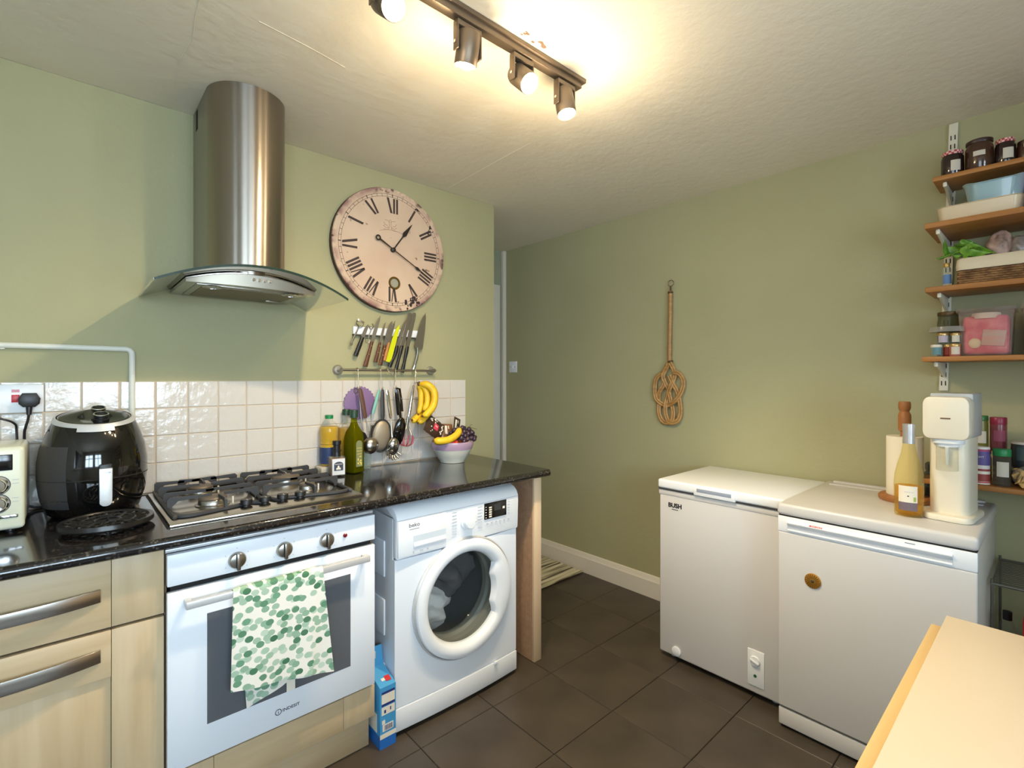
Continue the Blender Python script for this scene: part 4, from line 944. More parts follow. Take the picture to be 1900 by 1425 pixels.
# ------------------------------------------------------------------ bananas
ban_m = M('banana_skin', (238, 196, 40), .45, var=((24, 24, 24), (224, 178, 34), .45, .7)); tip_m = M('banana_stem', (92, 70, 36), .7)
def banana(par, pts, r, tips=(True, True)):
    P = smooth_path(pts, 5); n = len(P)
    rs = [r * min(1, .34 + 1.5 * math.sin(math.pi * min(1, max(0, (i + .25) / (n - .5)))) ** .8) for i in range(n)]
    b = G().tube(P, rs, 6).done('banana', ban_m, par, 80)
    for i in (0, -1):
        d = (P[0] - P[1]) if i == 0 else (P[-1] - P[-2]); d.normalize()
        G().tube([P[i] - d * .002, P[i] + d * .007], [r * .36, r * .26], 6).done('banana_tip', tip_m, b)
t = thing('banana_bunch', 'bunch of ripe bananas hanging from the fourth hook', 'bananas', (1.31, 2.13, 1.2))
BY = 2.110
st = (1.2830, BY + .004, 1.280)
banana(t, [st, (1.3132, BY - .03, 1.275), (1.3384, BY - .045, 1.238), (1.3312, BY - .05, 1.180), (1.2988, BY - .05, 1.140), (1.2707, BY - .05, 1.128)], .0185)
banana(t, [st, (1.3060, BY - .008, 1.262), (1.3183, BY - .014, 1.225), (1.3132, BY - .018, 1.18), (1.2938, BY - .02, 1.15)], .0155)
banana(t, [st, (1.2952, BY + .012, 1.255), (1.2996, BY + .012, 1.22), (1.2952, BY + .01, 1.17), (1.2802, BY + .006, 1.135)], .0150)
banana(t, [st, (1.3183, BY + .012, 1.262), (1.3428, BY + .0, 1.210), (1.3284, BY - .01, 1.145), (1.2938, BY - .015, 1.108), (1.2631, BY - .02, 1.095)], .0175)
banana(t, [st, (1.3082, BY + .035, 1.255), (1.3240, BY + .03, 1.20), (1.3039, BY + .022, 1.14), (1.2631, BY + .012, 1.108), (1.2478, BY + .008, 1.106)], .0165)
G().tube([(1.279, BY + .006, 1.292), (1.284, BY + .004, 1.279), (1.294, BY, 1.272)], [.008, .0105, .011], 8).done('stem', tip_m, t)

# ------------------------------------------------------------------ bottles and jars beside the hob
oil_m = clear('golden_oil', (246, 214, 20), .55, .08, (236, 196, 4), .2); oil_g = clear('green_olive_oil', (190, 184, 14), .5, .08, (166, 160, 8), .2)
pet = clear('clear_plastic', (248, 250, 248), .03, .05, (230, 232, 230), .25); olive_glass = clear('green_bottle_glass', (206, 206, 96), .08, .04, (96, 104, 14), .3)
jar_glass = clear('clear_jar_glass', (246, 250, 248), .05, .04, (214, 220, 220), .3)
green_cap = M('bright_green_cap', (24, 132, 74), .4); dgreen_cap = M('dark_green_cap', (26, 62, 44), .4)
t = thing('oil_bottle', 'clear sunflower oil bottle with bright green cap and blue label, leftmost bottle', 'bottle', (.862, 2.178, ZT))
c0 = (.862, 2.178, ZT + .0345)
G().lathe([(.001, 0), (.037, 0), (.0395, .006), (.0395, .088), (.037, .092), (.0395, .098), (.037, .106), (.0395, .114), (.037, .122), (.0395, .132), (.040, .165), (.036, .180), (.020, .196), (.0155, .203), (.0155, .212)], c0, 28).done('bottle_body', pet, t)
G().lathe([(.001, .003), (.0365, .003), (.038, .008), (.038, .087), (.0355, .092), (.038, .098), (.0355, .106), (.038, .114), (.0355, .122), (.038, .132), (.0385, .165), (.036, .172), (.001, .172)], c0, 28).done('oil', oil_m, t)
G().lathe([(.0175, .206), (.0178, .22), (.016, .222), (.001, .222)], c0, 24).done('cap', green_cap, t)
G().lathe([(.0402, .010), (.0402, .082)], c0, 28, caps=(False, False)).done('label', M('navy_label', (44, 62, 104), .5), t)
a = R(-105); G().grid(6, 1, lambda u, v: (c0[0] + .0408 * math.cos(R(-112 + 50 * u)), c0[1] + .0408 * math.sin(R(-112 + 50 * u)), c0[2] + .012 + .03 * v)).solid(.0004).done('label_patch', M('pale_green_label', (190, 202, 176), .6), t)
t = thing('bottle_tray', 'small pale stone-coloured tray under the leftmost oil bottle', 'tray', (.862, 2.178, ZT))
G().box((.812, 2.138, ZT), (.912, 2.218, ZT + .0335), .006).done('tray', M('beige_stone', (206, 196, 176), .5), t)
t = thing('oil_bottle', 'second clear oil bottle with dark green cap standing behind the olive oil', 'bottle', (.945, 2.188, ZT))
c0 = (.945, 2.188, ZT)
G().lathe([(.001, 0), (.036, 0), (.038, .006), (.038, .17), (.036, .2), (.022, .222), (.0145, .235), (.0145, .262)], c0, 28).done('bottle_body', pet, t)
G().lathe([(.001, .003), (.035, .003), (.0365, .008), (.0365, .17), (.035, .196), (.001, .196)], c0, 28).done('oil', clear('amber_oil', (240, 200, 24), .5, .08, (218, 178, 6), .2), t)
G().lathe([(.0175, .252), (.018, .275), (.016, .278), (.001, .278)], c0, 24).done('cap', dgreen_cap, t)
t = thing('olive_oil_bottle', 'tall square green glass olive oil bottle in front of the other bottles', 'bottle', (.948, 2.112, ZT))
cx0, cy0 = .948, 2.112
def sq(w, z, r=.35):
    out = []; w *= .93
    for i in range(32):
        a = 2 * math.pi * i / 32 + .35; k = 1 / max(abs(math.cos(a - .35)), abs(math.sin(a - .35))); k = 1 + (k - 1) * (1 - r); out.append((cx0 + w * k * math.cos(a), cy0 + w * k * math.sin(a), ZT + z))
    return out
G().rings([sq(.034, .001), sq(.036, .006), sq(.036, .155), sq(.033, .18, .6), sq(.022, .205, 1), sq(.0145, .225, 1), sq(.013, .262, 1)]).done('bottle_body', olive_glass, t, 50)
G().rings([sq(.0325, .004), sq(.0345, .008), sq(.0345, .155), sq(.0315, .179, .6), sq(.021, .203, 1), sq(.012, .222, 1)]).done('oil', oil_g, t, 50)
G().lathe([(.0175, .245), (.018, .276), (.016, .279), (.001, .279)], (cx0, cy0, ZT), 24).done('cap', dgreen_cap, t)
lf = frame((cx0 + .0365 * math.sin(R(12)) * .9, cy0 - .0372, ZT + .085), (math.cos(R(10)), math.sin(R(10)), 0), (0, 0, 1))
lab = [(-.016, -.055), (.016, -.055)] + [(.016 * math.cos(R(a)), .045 + .016 * math.sin(R(a))) for a in range(0, 181, 20)]
g = G(); g.rings([[lf @ Vector((u, v, 0)) for u, v in lab], [lf @ Vector((u, v, .0012)) for u, v in lab]]); lb = g.done('label', M('olive_label', (126, 132, 92), .6), t)
gold = M('gold_ink', (220, 200, 96), .5)
for k, s in enumerate(('EXTRA', 'VIRGIN', 'OLIVE')): text(s, .0085, gold, lb, lf @ Matrix.Translation((0, .026 - .0125 * k, .0014)))
g = G()
for k in range(12): g.ball(lf @ Vector((random.uniform(-.012, .012), random.uniform(-.048, -.01), .0012)), random.uniform(.002, .0045), 6, (1, .3, 1))
g.done('olive_print', gold, lb)
t = thing('spice_grinder', 'square glass spice grinder with black top and printed label before the oil bottles', 'grinder', (.862, 2.094, ZT))
sx0, sy0 = .862, 2.094; ms = Matrix.Translation((sx0, sy0, ZT)) @ Matrix.Rotation(R(-8), 4, 'Z')
G().box((-.0315, -.030, 0), (.0315, .030, .084), .006, mat=ms).done('jar', jar_glass, t)
G().box((-.029, -.027, .004), (.029, .027, .078), .005, mat=ms).done('spice', M('brown_spice', (150, 116, 92), .8, bump=(200, .8, .003)), t)
G().lathe([(.018, .08), (.0155, .086), (.0145, .104), (.0185, .106), (.0185, .11), (.0145, .111), (.0145, .132), (.018, .134), (.018, .150), (.001, .151)], (sx0, sy0, ZT), 20).done('grinder_head', black_p, t)
lb = G().box((-.026, -.0312, .008), (.026, -.0300, .076), mat=ms).done('label', M('white_label', (222, 226, 230), .6), t)
fl = ms @ frame((0, -.0314, 0), (1, 0, 0), (0, 0, 1))
g = G(); ar = [(-.019, .026), (.019, .026), (.019, .052)] + [(.019 * math.cos(R(a)), .052 + .012 * math.sin(R(a))) for a in range(20, 161, 20)] + [(-.019, .052)]
g.rings([[fl @ Vector((u, v, 0)) for u, v in ar], [fl @ Vector((u, v, .0006)) for u, v in ar]]); g.done('dark_panel', M('slate_print', (58, 66, 84), .6), lb)
g = G()
for u, v, r in ((0, .043, .005), (-.006, .034, .005), (.006, .034, .005), (0, .036, .006)): g.ball(fl @ Vector((u, v, .0006)), r, 8, (1, .12, 1))
g.box((-.015, .0525, .0005), (.015, .0545, .001), mat=fl); g.done('white_print', paper, lb)
t = thing('glass_tumbler', 'clear glass tumbler standing behind the olive oil bottle under the ladle', 'glass', (1.022, 2.165, ZT))
G().lathe([(.001, .004), (.026, .004), (.031, .078), (.0335, .078), (.029, .001), (.001, .001)], (1.022, 2.165, ZT), 28).done('tumbler', jar_glass, t)

# ------------------------------------------------------------------ fruit bowl
bx, by_ = 1.444, 2.06
t = thing('fruit_bowl', 'cream ceramic bowl with lilac band full of fruit at the end of the worktop', 'bowl', (bx, by_, ZT))
prof = [(.001, .0), (.062, .0), (.064, .006), (.080, .03), (.099, .066), (.1055, .098), (.104, .104), (.1015, .1025), (.095, .068), (.076, .034), (.05, .012), (.001, .01)]
G().lathe(prof, (bx, by_, ZT), 40).done('bowl', M('cream_glaze', (222, 220, 206), .2), t, 60)
G().lathe([(.0995, .0655), (.1035, .0795), (.1061, .098), (.1047, .1045), (.102, .1035)], (bx, by_, ZT), 40, caps=(False, False)).done('lilac_band', M('lilac_glaze', (178, 152, 178), .2), t, 60)
def fruit(name, label, cat, c, r, col, var, seed):
    t = thing(name, label, cat, (c[0], c[1], c[2] - r))
    if cat == 'apple': pr = [(.001, r * .55)] + [(r * (1.0 * math.sin(R(a)) ** .8), r * (.92 * math.cos(R(a)) - .02)) for a in range(28, 165, 12)] + [(.001, -r * .72)]
    else: pr = [(max(.001, r * math.sin(R(a))), r * .95 * math.cos(R(a))) for a in range(0, 181, 15)]
    G().lathe(pr, c, 24, mat=Matrix.Translation(c) @ Matrix.Rotation(.5, 4, 'X') @ Matrix.Translation(-Vector(c))).done('flesh', M(name + '_skin', col, .35, var=(30, var, .4, .65)) if cat == 'apple' else M(name + '_peel', col, .4, bump=(260, .4, .002)), t, 80)
    G().cyl((c[0], c[1] - r * .25, c[2] + r * .5), (c[0] + .003, c[1] - r * .35, c[2] + r * 1.02), .0013, seg=6).done('stalk', tip_m, t)
fruit('apple', 'red and yellow apple at the front of the fruit bowl', 'apple', (bx - .036, by_ - .046, ZT + .098), .033, (206, 58, 44), (226, 128, 66), 1)
fruit('orange', 'orange at the front right of the fruit bowl under the grapes', 'orange', (bx + .026, by_ - .060, ZT + .088), .026, (240, 122, 20), (240, 122, 20), 2)
fruit('tangerine', 'small orange fruit behind the apple in the bowl', 'tangerine', (bx - .002, by_ - .030, ZT + .092), .026, (226, 104, 24), (226, 104, 24), 3)
t = thing('banana', 'single banana lying across the left rim of the fruit bowl', 'banana', (bx - .06, by_ - .05, ZT + .12))
banana(t, [(bx - .142, by_ - .050, ZT + .121), (bx - .112, by_ - .062, ZT + .117), (bx - .07, by_ - .070, ZT + .121), (bx - .025, by_ - .068, ZT + .140), (bx + .008, by_ - .055, ZT + .168)], .0185)
gm = M('dark_grape_skin', (50, 34, 47), .3, var=(60, (80, 60, 78), .4, .7), coat=.3)
gb = G(); gb.ball((0, 0, 0), .0122, 10, (1, 1, 1.1)); grape = gb.mesh('grape', gm, 80)
t = thing('grape_bunch', 'bunch of dark purple grapes heaped on the right of the fruit bowl', 'grapes', (bx + .045, by_ - .01, ZT + .1))
gr = random.Random(4); placed = []
while len(placed) < 60:
    a, rr = gr.uniform(0, 6.283), gr.random() ** .5
    x, y = bx + .042 + .074 * rr * math.cos(a), by_ - .022 + .064 * rr * math.sin(a)
    z = ZT + .116 + .050 * (1 - rr * rr) + gr.uniform(-.012, .008) - max(0, x - bx - .085) * .25
    if all((x - p[0]) ** 2 + (y - p[1]) ** 2 + (z - p[2]) ** 2 > .0192 ** 2 for p in placed): placed.append((x, y, z))
    elif gr.random() < .002: break
for p in placed:
    o = place(grape, 'grape', t, local=True); o.location = Vector(p) - t.location; o.rotation_euler = (gr.random(), gr.random(), gr.random())
G().tube(smooth_path([(bx + .05, by_ - .02, ZT + .15), (bx + .085, by_ - .03, ZT + .165), (bx + .118, by_ - .035, ZT + .158), (bx + .128, by_ - .036, ZT + .155)], 4), .0014, 6).tube(smooth_path([(bx + .07, by_ - .03, ZT + .15), (bx + .092, by_ - .03, ZT + .178), (bx + .100, by_ - .032, ZT + .180)], 4), .0012, 6).done('grape_stalk', M('green_stalk', (96, 104, 56), .7), t, 60)
def packet(label, fr, w, h, d, col, deco):
    t = thing('snack_packet', label, 'packet', fr.translation)
    def f(s):
        def fn(u, v):
            bul = math.sin(math.pi * u) ** .6 * math.sin(math.pi * v) ** .6; cr = .0015 * math.sin(u * 23 + v * 5) * (1 - bul)
            return fr @ Vector(((u - .5) * w, (v - .5) * h, s * (d * bul * .5 + .0008) + cr))
        return fn
    g = G().grid(10, 12, f(1)).grid(10, 12, f(-1)); bmesh.ops.remove_doubles(g.bm, verts=g.bm.verts[:], dist=.0006)
    g.done('wrapper', M('dark_brown_wrapper', col, .4), t, 60); deco(t, fr, w, h, d); return t
def deco1(t, fr, w, h, d):
    g = G(); rd = random.Random(2)
    for k in range(26):
        u, v = rd.uniform(-.4, .4), rd.uniform(-.42, .42)
        if abs(u) < .2 and abs(v) < .18: continue
        g.ball(fr @ Vector((u * w, v * h * .9, d * .36 * (1 - 2 * max(u * u, v * v)) + .0015)), rd.uniform(.003, .0065), 6, (1, .35, 1))
    g.done('white_blossom_print', paper, t)
    q = fr @ Matrix.Rotation(R(0), 4, 'Z'); sqm = G().box((-.0155, -.0165, d * .40), (.0155, .0165, d * .53), .002, mat=q).done('pink_square', M('pink_red_print', (214, 62, 92), .5), t)
    text('Eat', .013, paper, sqm, q @ Matrix.Translation((0, .004, d * .54)))
def deco2(t, fr, w, h, d):
    g = G().box((-.022, -.020, d * .45), (-.008, .024, d * .52), .001, mat=fr).box((-.002, -.024, d * .47), (.004, .024, d * .53), .001, mat=fr); g.done('white_panel', paper, t)
packet('dark brown snack packet with pink square and white blossom print leaning in the fruit bowl', frame((bx - .094, by_ + .022, ZT + .174), (.78, .05, -.55), (.50, .35, .75)), .122, .098, .028, (62, 44, 34), deco1)
packet('small dark packet with white stripes standing behind the grapes', frame((bx + .060, by_ + .048, ZT + .175), (.72, .2, -.30), (.35, .25, .85)), .050, .078, .014, (58, 44, 34), deco2)
packet('crumpled brown and white packet between the two dark packets in the bowl', frame((bx + .006, by_ + .05, ZT + .150), (1, 0, -.1), (.1, .3, .9)), .06, .07, .016, (128, 88, 58), deco2)
# ------------------------------------------------------------------ spotlight track
TY = 1.094
t = thing('spotlight_track', 'bronze four-lamp ceiling spotlight track', 'light fitting', (.85, TY, ZC))
G().box((.43, TY - .021, ZC - .014), (1.30, TY + .021, ZC - .0005), .002).box((.43, TY - .014, ZC - .034), (1.285, TY + .014, ZC - .012), .002).done('track', bronze, t)
def head(x, tilt, glow, power, spread, added_fill, zd=.0):
    """inverted-U yoke along the track with a tilting can; tilt > 0 turns the lamp to the room side (-Y)"""
    zt = ZC - .040 - zd
    hd = G().box((x - .041, TY - .011, zt - .014), (x + .041, TY + .011, zt + .001), .0015).box((x - .041, TY - .011, zt - .078), (x - .037, TY + .011, zt - .012), .0008).box((x + .037, TY - .011, zt - .078), (x + .041, TY + .011, zt - .012), .0008).done('yoke', bronze, t)
    for sx in (-1, 1): G().cyl((x + sx * .030, TY, zt - .058), (x + sx * .0445, TY, zt - .058), .0045, seg=10).done('pivot_screw', chrome, hd)
    m = Matrix.Translation((x, TY, zt - .058)) @ Matrix.Rotation(R(-tilt), 4, 'X')
    cn = G().lathe([(.022, .042), (.029, .038), (.0315, .03), (.0315, -.046), (.030, -.048), (.028, -.044)], (0, 0, 0), 28, caps=(True, False), mat=m).done('lamp_can', bronze, t, 40)
    G().lathe([(.0282, -.0442), (.001, -.0440)], (0, 0, 0), 24, caps=(False, False), mat=m).done('lamp_face', glow, cn)
    G().cyl(m @ Vector((0, 0, .042)), (x, TY, zt - .012), .006, seg=8).done('swivel_stem', bronze, hd)
    l = bpy.data.lights.new('spot_beam', 'SPOT'); l.energy = power; l.color = (1.0, .78, .50); l.spot_size = R(spread); l.spot_blend = .75; l.shadow_soft_size = .022
    lo = bpy.data.objects.new('spot_beam', l); C.objects.link(lo); lo.parent = t
    lo.matrix_local = root_matrix(t).inverted() @ m @ Matrix.Translation((0, 0, -.052))
    sp = bpy.data.lights.new('added_fill_light', 'POINT'); sp.energy = added_fill; sp.color = (1.0, .78, .50); sp.shadow_soft_size = .028  # unseen point light added in front of the lamp to brighten the ceiling
    so = bpy.data.objects.new('added_fill_light', sp); C.objects.link(so); so.parent = t; so.matrix_local = root_matrix(t).inverted() @ m @ Matrix.Translation((0, 0, -.125))
    return hd
SP = 28
head(.573, 50, lamp_glow, SP * .4, 84, .8)
head(.818, -14, lamp_glow, SP * 1.05, 150, 3.2)
head(1.022, 46, lamp_glow, SP * .4, 84, .8)
head(1.214, 12, lamp_glow, SP * 1.6, 130, 4.2)

# ------------------------------------------------------------------ things on the right wall
t = thing('light_switch', 'white square light switch on the green wall near the hall door', 'light switch', (XB, 2.879, 1.395))
G().box((XB - .010, 2.836, 1.352), (XB - .0005, 2.922, 1.438), .002).done('face_plate', white_app2, t)
G().box((XB - .0145, 2.872, 1.382), (XB - .009, 2.886, 1.406), .001).done('rocker', white_app2, t)
for y in (2.852, 2.906): G().cyl((XB - .0115, y, 1.395), (XB - .0095, y, 1.395), .004, seg=10).done('screw', satin, t)
cane = M('varnished_cane', (186, 146, 90), .4, var=((14, 14, 60), (156, 116, 66), .35, .7)); bind = M('dark_binding', (84, 58, 34), .7)
t = thing('carpet_beater', 'woven cane carpet beater hanging on the right-hand green wall', 'carpet beater', (2.58, 1.515, 1.45))
W = lambda cx, cy_, dx=0: (2.582 - dx, 1.5162 - ((1190 + cx / 4.918) - 1242) * .00344, 1.0504 + (785 - (510 + cy_ / 4.918)) * .003108)
G().tube(smooth_path([W(265, 150), W(262, 400), W(257, 640), W(256, 790)], 4), [.0125] * 13, 10).done('handle', cane, t, 60)
g = G()
for k in range(40): 
    p = Vector(W(265 - k * .23, 170 + k * 15)); g.tube([(p.x, p.y + .0128 * math.cos(a), p.z - .003 * a / 6.28 * 4) if False else (p.x + .0126 * math.sin(a), p.y + .0126 * math.cos(a), p.z - .004 * a) for a in [i * .785 for i in range(9)]], .0014, 4)
g.done('spiral_wrap', M('cane_wrap', (158, 112, 62), .5), t, 60)
for cy_ in (162, 790): G().tube([W(264, cy_ - 8), W(264, cy_ + 10)], .0138, 12).done('binding', bind, t)
G().tube([W(265, 155), W(266, 105)], [.006, .004], 8).done('tip', bind, t)
G().tube([(2.58, W(269, 78)[1] + .0175 * math.cos(i * .393), W(269, 78)[2] + .0175 * math.sin(i * .393)) for i in range(16)], .0022, 6, True).done('hanging_ring', M('dull_ring', (130, 110, 84), .4, .7), t)
def strand(pts, r=.0078):
    for k in (-1, 1):                                                     # each strand is a pair of canes side by side
        P = smooth_path([W(*p) for p in pts], 5); out = []
        for i, p in enumerate(P):
            d = (P[min(i + 1, len(P) - 1)] - P[max(i - 1, 0)]).normalized(); q = Vector((1, 0, 0)).cross(d); out.append(p + q * k * r * .85)
        G().tube(out, r, 8).done('cane', cane, t, 60)
strand([(250, 800, 0), (225, 860, 0), (200, 930, .006), (240, 1040, -.004), (270, 1130, .008), (285, 1230, -.002), (290, 1300, .004), (262, 1345, .002), (200, 1345, 0), (165, 1280, .004), (155, 1180, -.004), (165, 1080, .006), (200, 1010, .002), (205, 940, -.004)])
strand([(262, 800, .004), (290, 860, 0), (300, 930, -.003), (265, 1030, .007), (232, 1120, -.003), (222, 1220, .006), (232, 1310, -.002), (270, 1350, .005), (330, 1325, .002), (352, 1250, -.003), (350, 1150, .005), (320, 1060, -.003), (285, 985, .004), (258, 920, .006)])
strand([(240, 830, .006), (200, 890, .0), (140, 940, .002), (120, 1020, .0), (135, 1130, .006), (190, 1185, -.003), (255, 1185, .005), (320, 1140, .009), (365, 1060, .002), (378, 970, .0), (345, 905, .002), (300, 890, .006)])

# ------------------------------------------------------------------ chest freezer
FX, FY0, FY1 = 2.088, .727, 1.279
t = thing('chest_freezer', 'white chest freezer with a lift-up lid against the right wall', 'freezer', (2.33, 1.0, 0))
G().box((FX, FY0, .022), (2.585, FY1, .790), .008, 3).done('body', warm_white, t, 40)
g = G().box((FX - .003, FY0 - .002, .763), (2.585, FY1 + .002, .7885), .004); g.done('rim', warm_white, t)
ld = G().box((FX - .010, FY0 - .004, .793), (2.588, FY1 + .004, .836), .010, 3).done('lid', white_app2, t, 40)
G().box((FX - .006, FY0, .787), (2.58, FY1, .795)).done('lid_seal', grey_p, t)
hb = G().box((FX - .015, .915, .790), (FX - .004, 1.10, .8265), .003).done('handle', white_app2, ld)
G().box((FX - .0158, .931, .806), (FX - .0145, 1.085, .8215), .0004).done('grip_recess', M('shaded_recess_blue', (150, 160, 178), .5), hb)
text('BUSH', .028, black_ink, t, SIDE(FX - .0006, 1.198, .7195), bold=.0012)
G().box((FX - .0012, 1.182, .7005), (FX - .0004, 1.214, .7035)).done('underline', black_ink, t)
G().lathe([(.022, -.001), (.022, -.006), (.016, -.009), (.001, -.0095)], (FX, 1.1895, .052), 24, 'x').done('drain_plug', white_app2, t)
pn = G().box((FX - .004, .803, .055), (FX + .002, .868, .200), .001).done('control_plate', white_app2, t)
G().lathe([(.0205, -.003), (.020, -.010), (.0185, -.012), (.001, -.012)], (FX, .838, .158), 24, 'x').done('thermostat_knob', white_app2, pn)
G().box((-.006, -.0175, -.003), (.0, .0175, .003), .001, mat=Matrix.Translation((FX - .0125, .838, .158)) @ Matrix.Rotation(R(20), 4, 'X')).done('knob_grip', white_app2, pn)
G().lathe([(.006, -.003), (.006, -.006), (.001, -.0075)], (FX, .838, .097), 14, 'x').done('green_lamp', M('green_lens', (26, 96, 60), .3), pn)
for y in (FY0 + .05, FY1 - .05):
    for x in (2.14, 2.53): G().cyl((x, y, 0), (x, y, .024), .016, seg=12).done('foot', white_app2, t)
# ------------------------------------------------------------------ under-counter freezer
BX, BY0, BY1 = 1.992, .165, .720
t = thing('upright_freezer', 'white under-counter freezer with a long recessed handle, right of the chest freezer', 'freezer', (2.29, .44, 0))
G().box((BX + .03, BY0 + .004, .03), (2.59, BY1 - .004, .80), .003).done('body', M('grey_white_steel', (206, 204, 196), .4, bump=(220, .1, .001)), t)
tp = G().box((BX - .004, BY0 - .001, .8), (2.592, BY1 + .001, .8425), .012, 4).done('top', warm_white, t, 50)
g = G().box((2.50, BY0 + .03, .842), (2.515, BY1 - .03, .846), .001).box((2.56, BY0 + .03, .842), (2.585, BY1 - .03, .849), .001); g.done('rear_ledge', warm_white, tp)
G().box((BX + .004, BY0 + .004, .794), (2.58, BY1 - .004, .801)).done('gap', dark, t)
dd = G().box((BX, BY0 + .002, .083), (BX + .029, BY1 - .002, .737), .005, 3).done('door', warm_white, t, 50)
hs = G()
hs.box((BX, BY0 + .002, .7375), (BX + .028, BY1 - .002, .7955), .003)
hs.done('handle_strip', white_app2, t)
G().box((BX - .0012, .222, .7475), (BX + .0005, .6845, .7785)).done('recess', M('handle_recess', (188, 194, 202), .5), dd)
prf = [(BX - .0005, .781), (BX - .0095, .7765), (BX - .0095, .7735), (BX - .0005, .7635)]
lipb = G().prism([(u, v) for u, v in prf], 'y', .2225, .6840, .001).done('grip_bar', white_app2, dd)
G().prism([(BX - .0002, .746), (BX - .006, .7465), (BX - .006, .7495), (BX - .0002, .752)], 'y', .2225, .6840, .001).done('lower_lip', white_app2, dd)
text('BOSCH', .0105, red_ink, lipb, frame((BX - .0055, .590, .7790), (0, -1, 0), (.009, 0, .0045)), wide=1.2, bold=.0003)
G().box((BX - .0009, .312, .7855), (BX - .0002, .338, .7872)).done('small_print', ink, dd)
G().box((BX + .02, BY0 + .006, .0), (BX + .05, BY1 - .006, .03)).done('base', dark, t)
G().box((BX + .004, BY0 + .003, .012), (BX + .026, BY1 - .003, .074), .003).done('kick_plate', warm_white, t)
G().box((BX + .01, BY0 + .004, .073), (BX + .026, BY1 - .004, .084)).done('kick_gap', M('grey_seal', (120, 114, 102), .6), t)
t = thing('fridge_magnet', 'round golden flower-like magnet on the door of the under-counter freezer', 'magnet', (BX, .600, .583))
g = G(); n = 20
g.lathe([(.0265, 0), (.0265, -.003), (.022, -.0055), (.012, -.0045), (.001, -.006)], (BX, .6, .583), 40, 'x'); g.done('disc', M('golden_disc', (176, 126, 40), .4, .4), t, 50)
g = G()
for k in range(20):
    a = 2 * math.pi * k / 20; g.tube([(BX - .0052, .6 + .009 * math.cos(a), .583 + .009 * math.sin(a)), (BX - .0045, .6 + .024 * math.cos(a), .583 + .024 * math.sin(a))], [.0008, .0016], 5)
g.done('petal_rib', M('dark_gold', (110, 74, 22), .5, .4), t); G().ball((BX - .006, .6, .583), .006, 12, (.4, 1, 1)).done('centre', M('magnet_centre', (64, 58, 34), .4), t)

# ------------------------------------------------------------------ on the upright freezer
ZF = .8428
wood_b = M('warm_brown_wood', (176, 118, 68), .5, var=((40, 40, 5), (150, 96, 52), .35, .7))
rx, ry = 2.385, .405
t = thing('kitchen_roll_holder', 'brown wooden kitchen roll holder with turned post on the freezer top', 'roll holder', (rx, ry, ZF))
G().lathe([(.001, 0), (.078, 0), (.082, .006), (.082, .016), (.076, .022), (.001, .022)], (rx, ry, ZF), 40).done('base', wood_b, t)
G().lathe([(.013, .02), (.013, .265), (.019, .267), (.0205, .274), (.0205, .326), (.018, .334), (.0145, .341), (.0165, .347), (.0195, .353), (.0195, .372), (.017, .379), (.001, .38)], (rx, ry, ZF), 24).done('post', wood_b, t)
t = thing('kitchen_roll', 'white paper kitchen roll on the wooden holder behind the wine bottle', 'kitchen roll', (rx, ry, ZF + .022))
G().lathe([(.0165, .0), (.0565, .0), (.057, .002), (.057, .222), (.056, .224), (.0165, .224), (.0165, 0)], (rx, ry, ZF + .0225), 40, caps=(False, False)).done('paper', M('soft_white_paper', (236, 230, 214), .9, bump=(150, .15, .001)), t)
a0 = R(200); G().grid(6, 2, lambda u, v: (rx + (.0575 + .002 * u) * math.cos(a0 + .5 * u), ry + (.0575 + .002 * u) * math.sin(a0 + .5 * u), ZF + .023 + .223 * v)).solid(.0006).done('loose_sheet', paper, t, 60)
wx, wy = 2.142, .352
WS = lambda pr: [(a * 1.07, b * 1.06) for a, b in pr]
t = thing('wine_bottle', 'half-full white wine bottle with silver foil neck on the freezer', 'bottle', (wx, wy, ZF))
G().lathe(WS([(.001, .004), (.02, .010), (.030, .001), (.036, .002), (.038, .008), (.0385, .10), (.037, .13), (.030, .165), (.0205, .20), (.0155, .232), (.0145, .29), (.0135, .29)]), (wx, wy, ZF), 36).done('bottle_body', clear('pale_wine_glass', (248, 243, 214), .04, .03, (196, 186, 130), .35), t, 60)
G().lathe(WS([(.001, .012), (.028, .006), (.0355, .012), (.0365, .095), (.001, .095)]), (wx, wy, ZF), 32).done('wine', clear('white_wine', (246, 214, 96), .2, .05, (228, 184, 56), .3), t, 60)
G().lathe(WS([(.0163, .232), (.0160, .262), (.0165, .286), (.0163, .295), (.001, .2955)]), (wx, wy, ZF), 28).done('foil', M('silver_foil', (198, 198, 200), .3, .6), t)
def wrap(nm, z0, z1, a0, a1, r, mat): 
    return G().grid(14, 1, lambda u, v: (wx + 1.07 * r * math.cos(R(a0 + (a1 - a0) * u)), wy + 1.07 * r * math.sin(R(a0 + (a1 - a0) * u)), ZF + 1.06 * (z0 + (z1 - z0) * v))).solid(.0003).done(nm, mat, t, 60)
lb = wrap('label', .048, .100, 148, 222, .0388, paper); wrap('lower_label', .022, .048, 148, 222, .0388, M('dusk_label', (112, 98, 108), .6))
wrap('dark_mark', .0665, .070, 183, 190, .0391, black_ink); wrap('green_mark', .052, .066, 206, 216, .0391, M('label_green', (166, 182, 84), .6)); wrap('label_script', .080, .0815, 172, 206, .0391, pale_ink)
# ---- soda maker
mx_, my = 2.235, .248
t = thing('soda_maker', 'tall cream soda maker on the right of the freezer top', 'soda maker', (mx_, my, ZF))
sodaw = M('cream_plastic', (232, 226, 208), .35); sodag = M('grey_plastic_side', (176, 182, 186), .35)
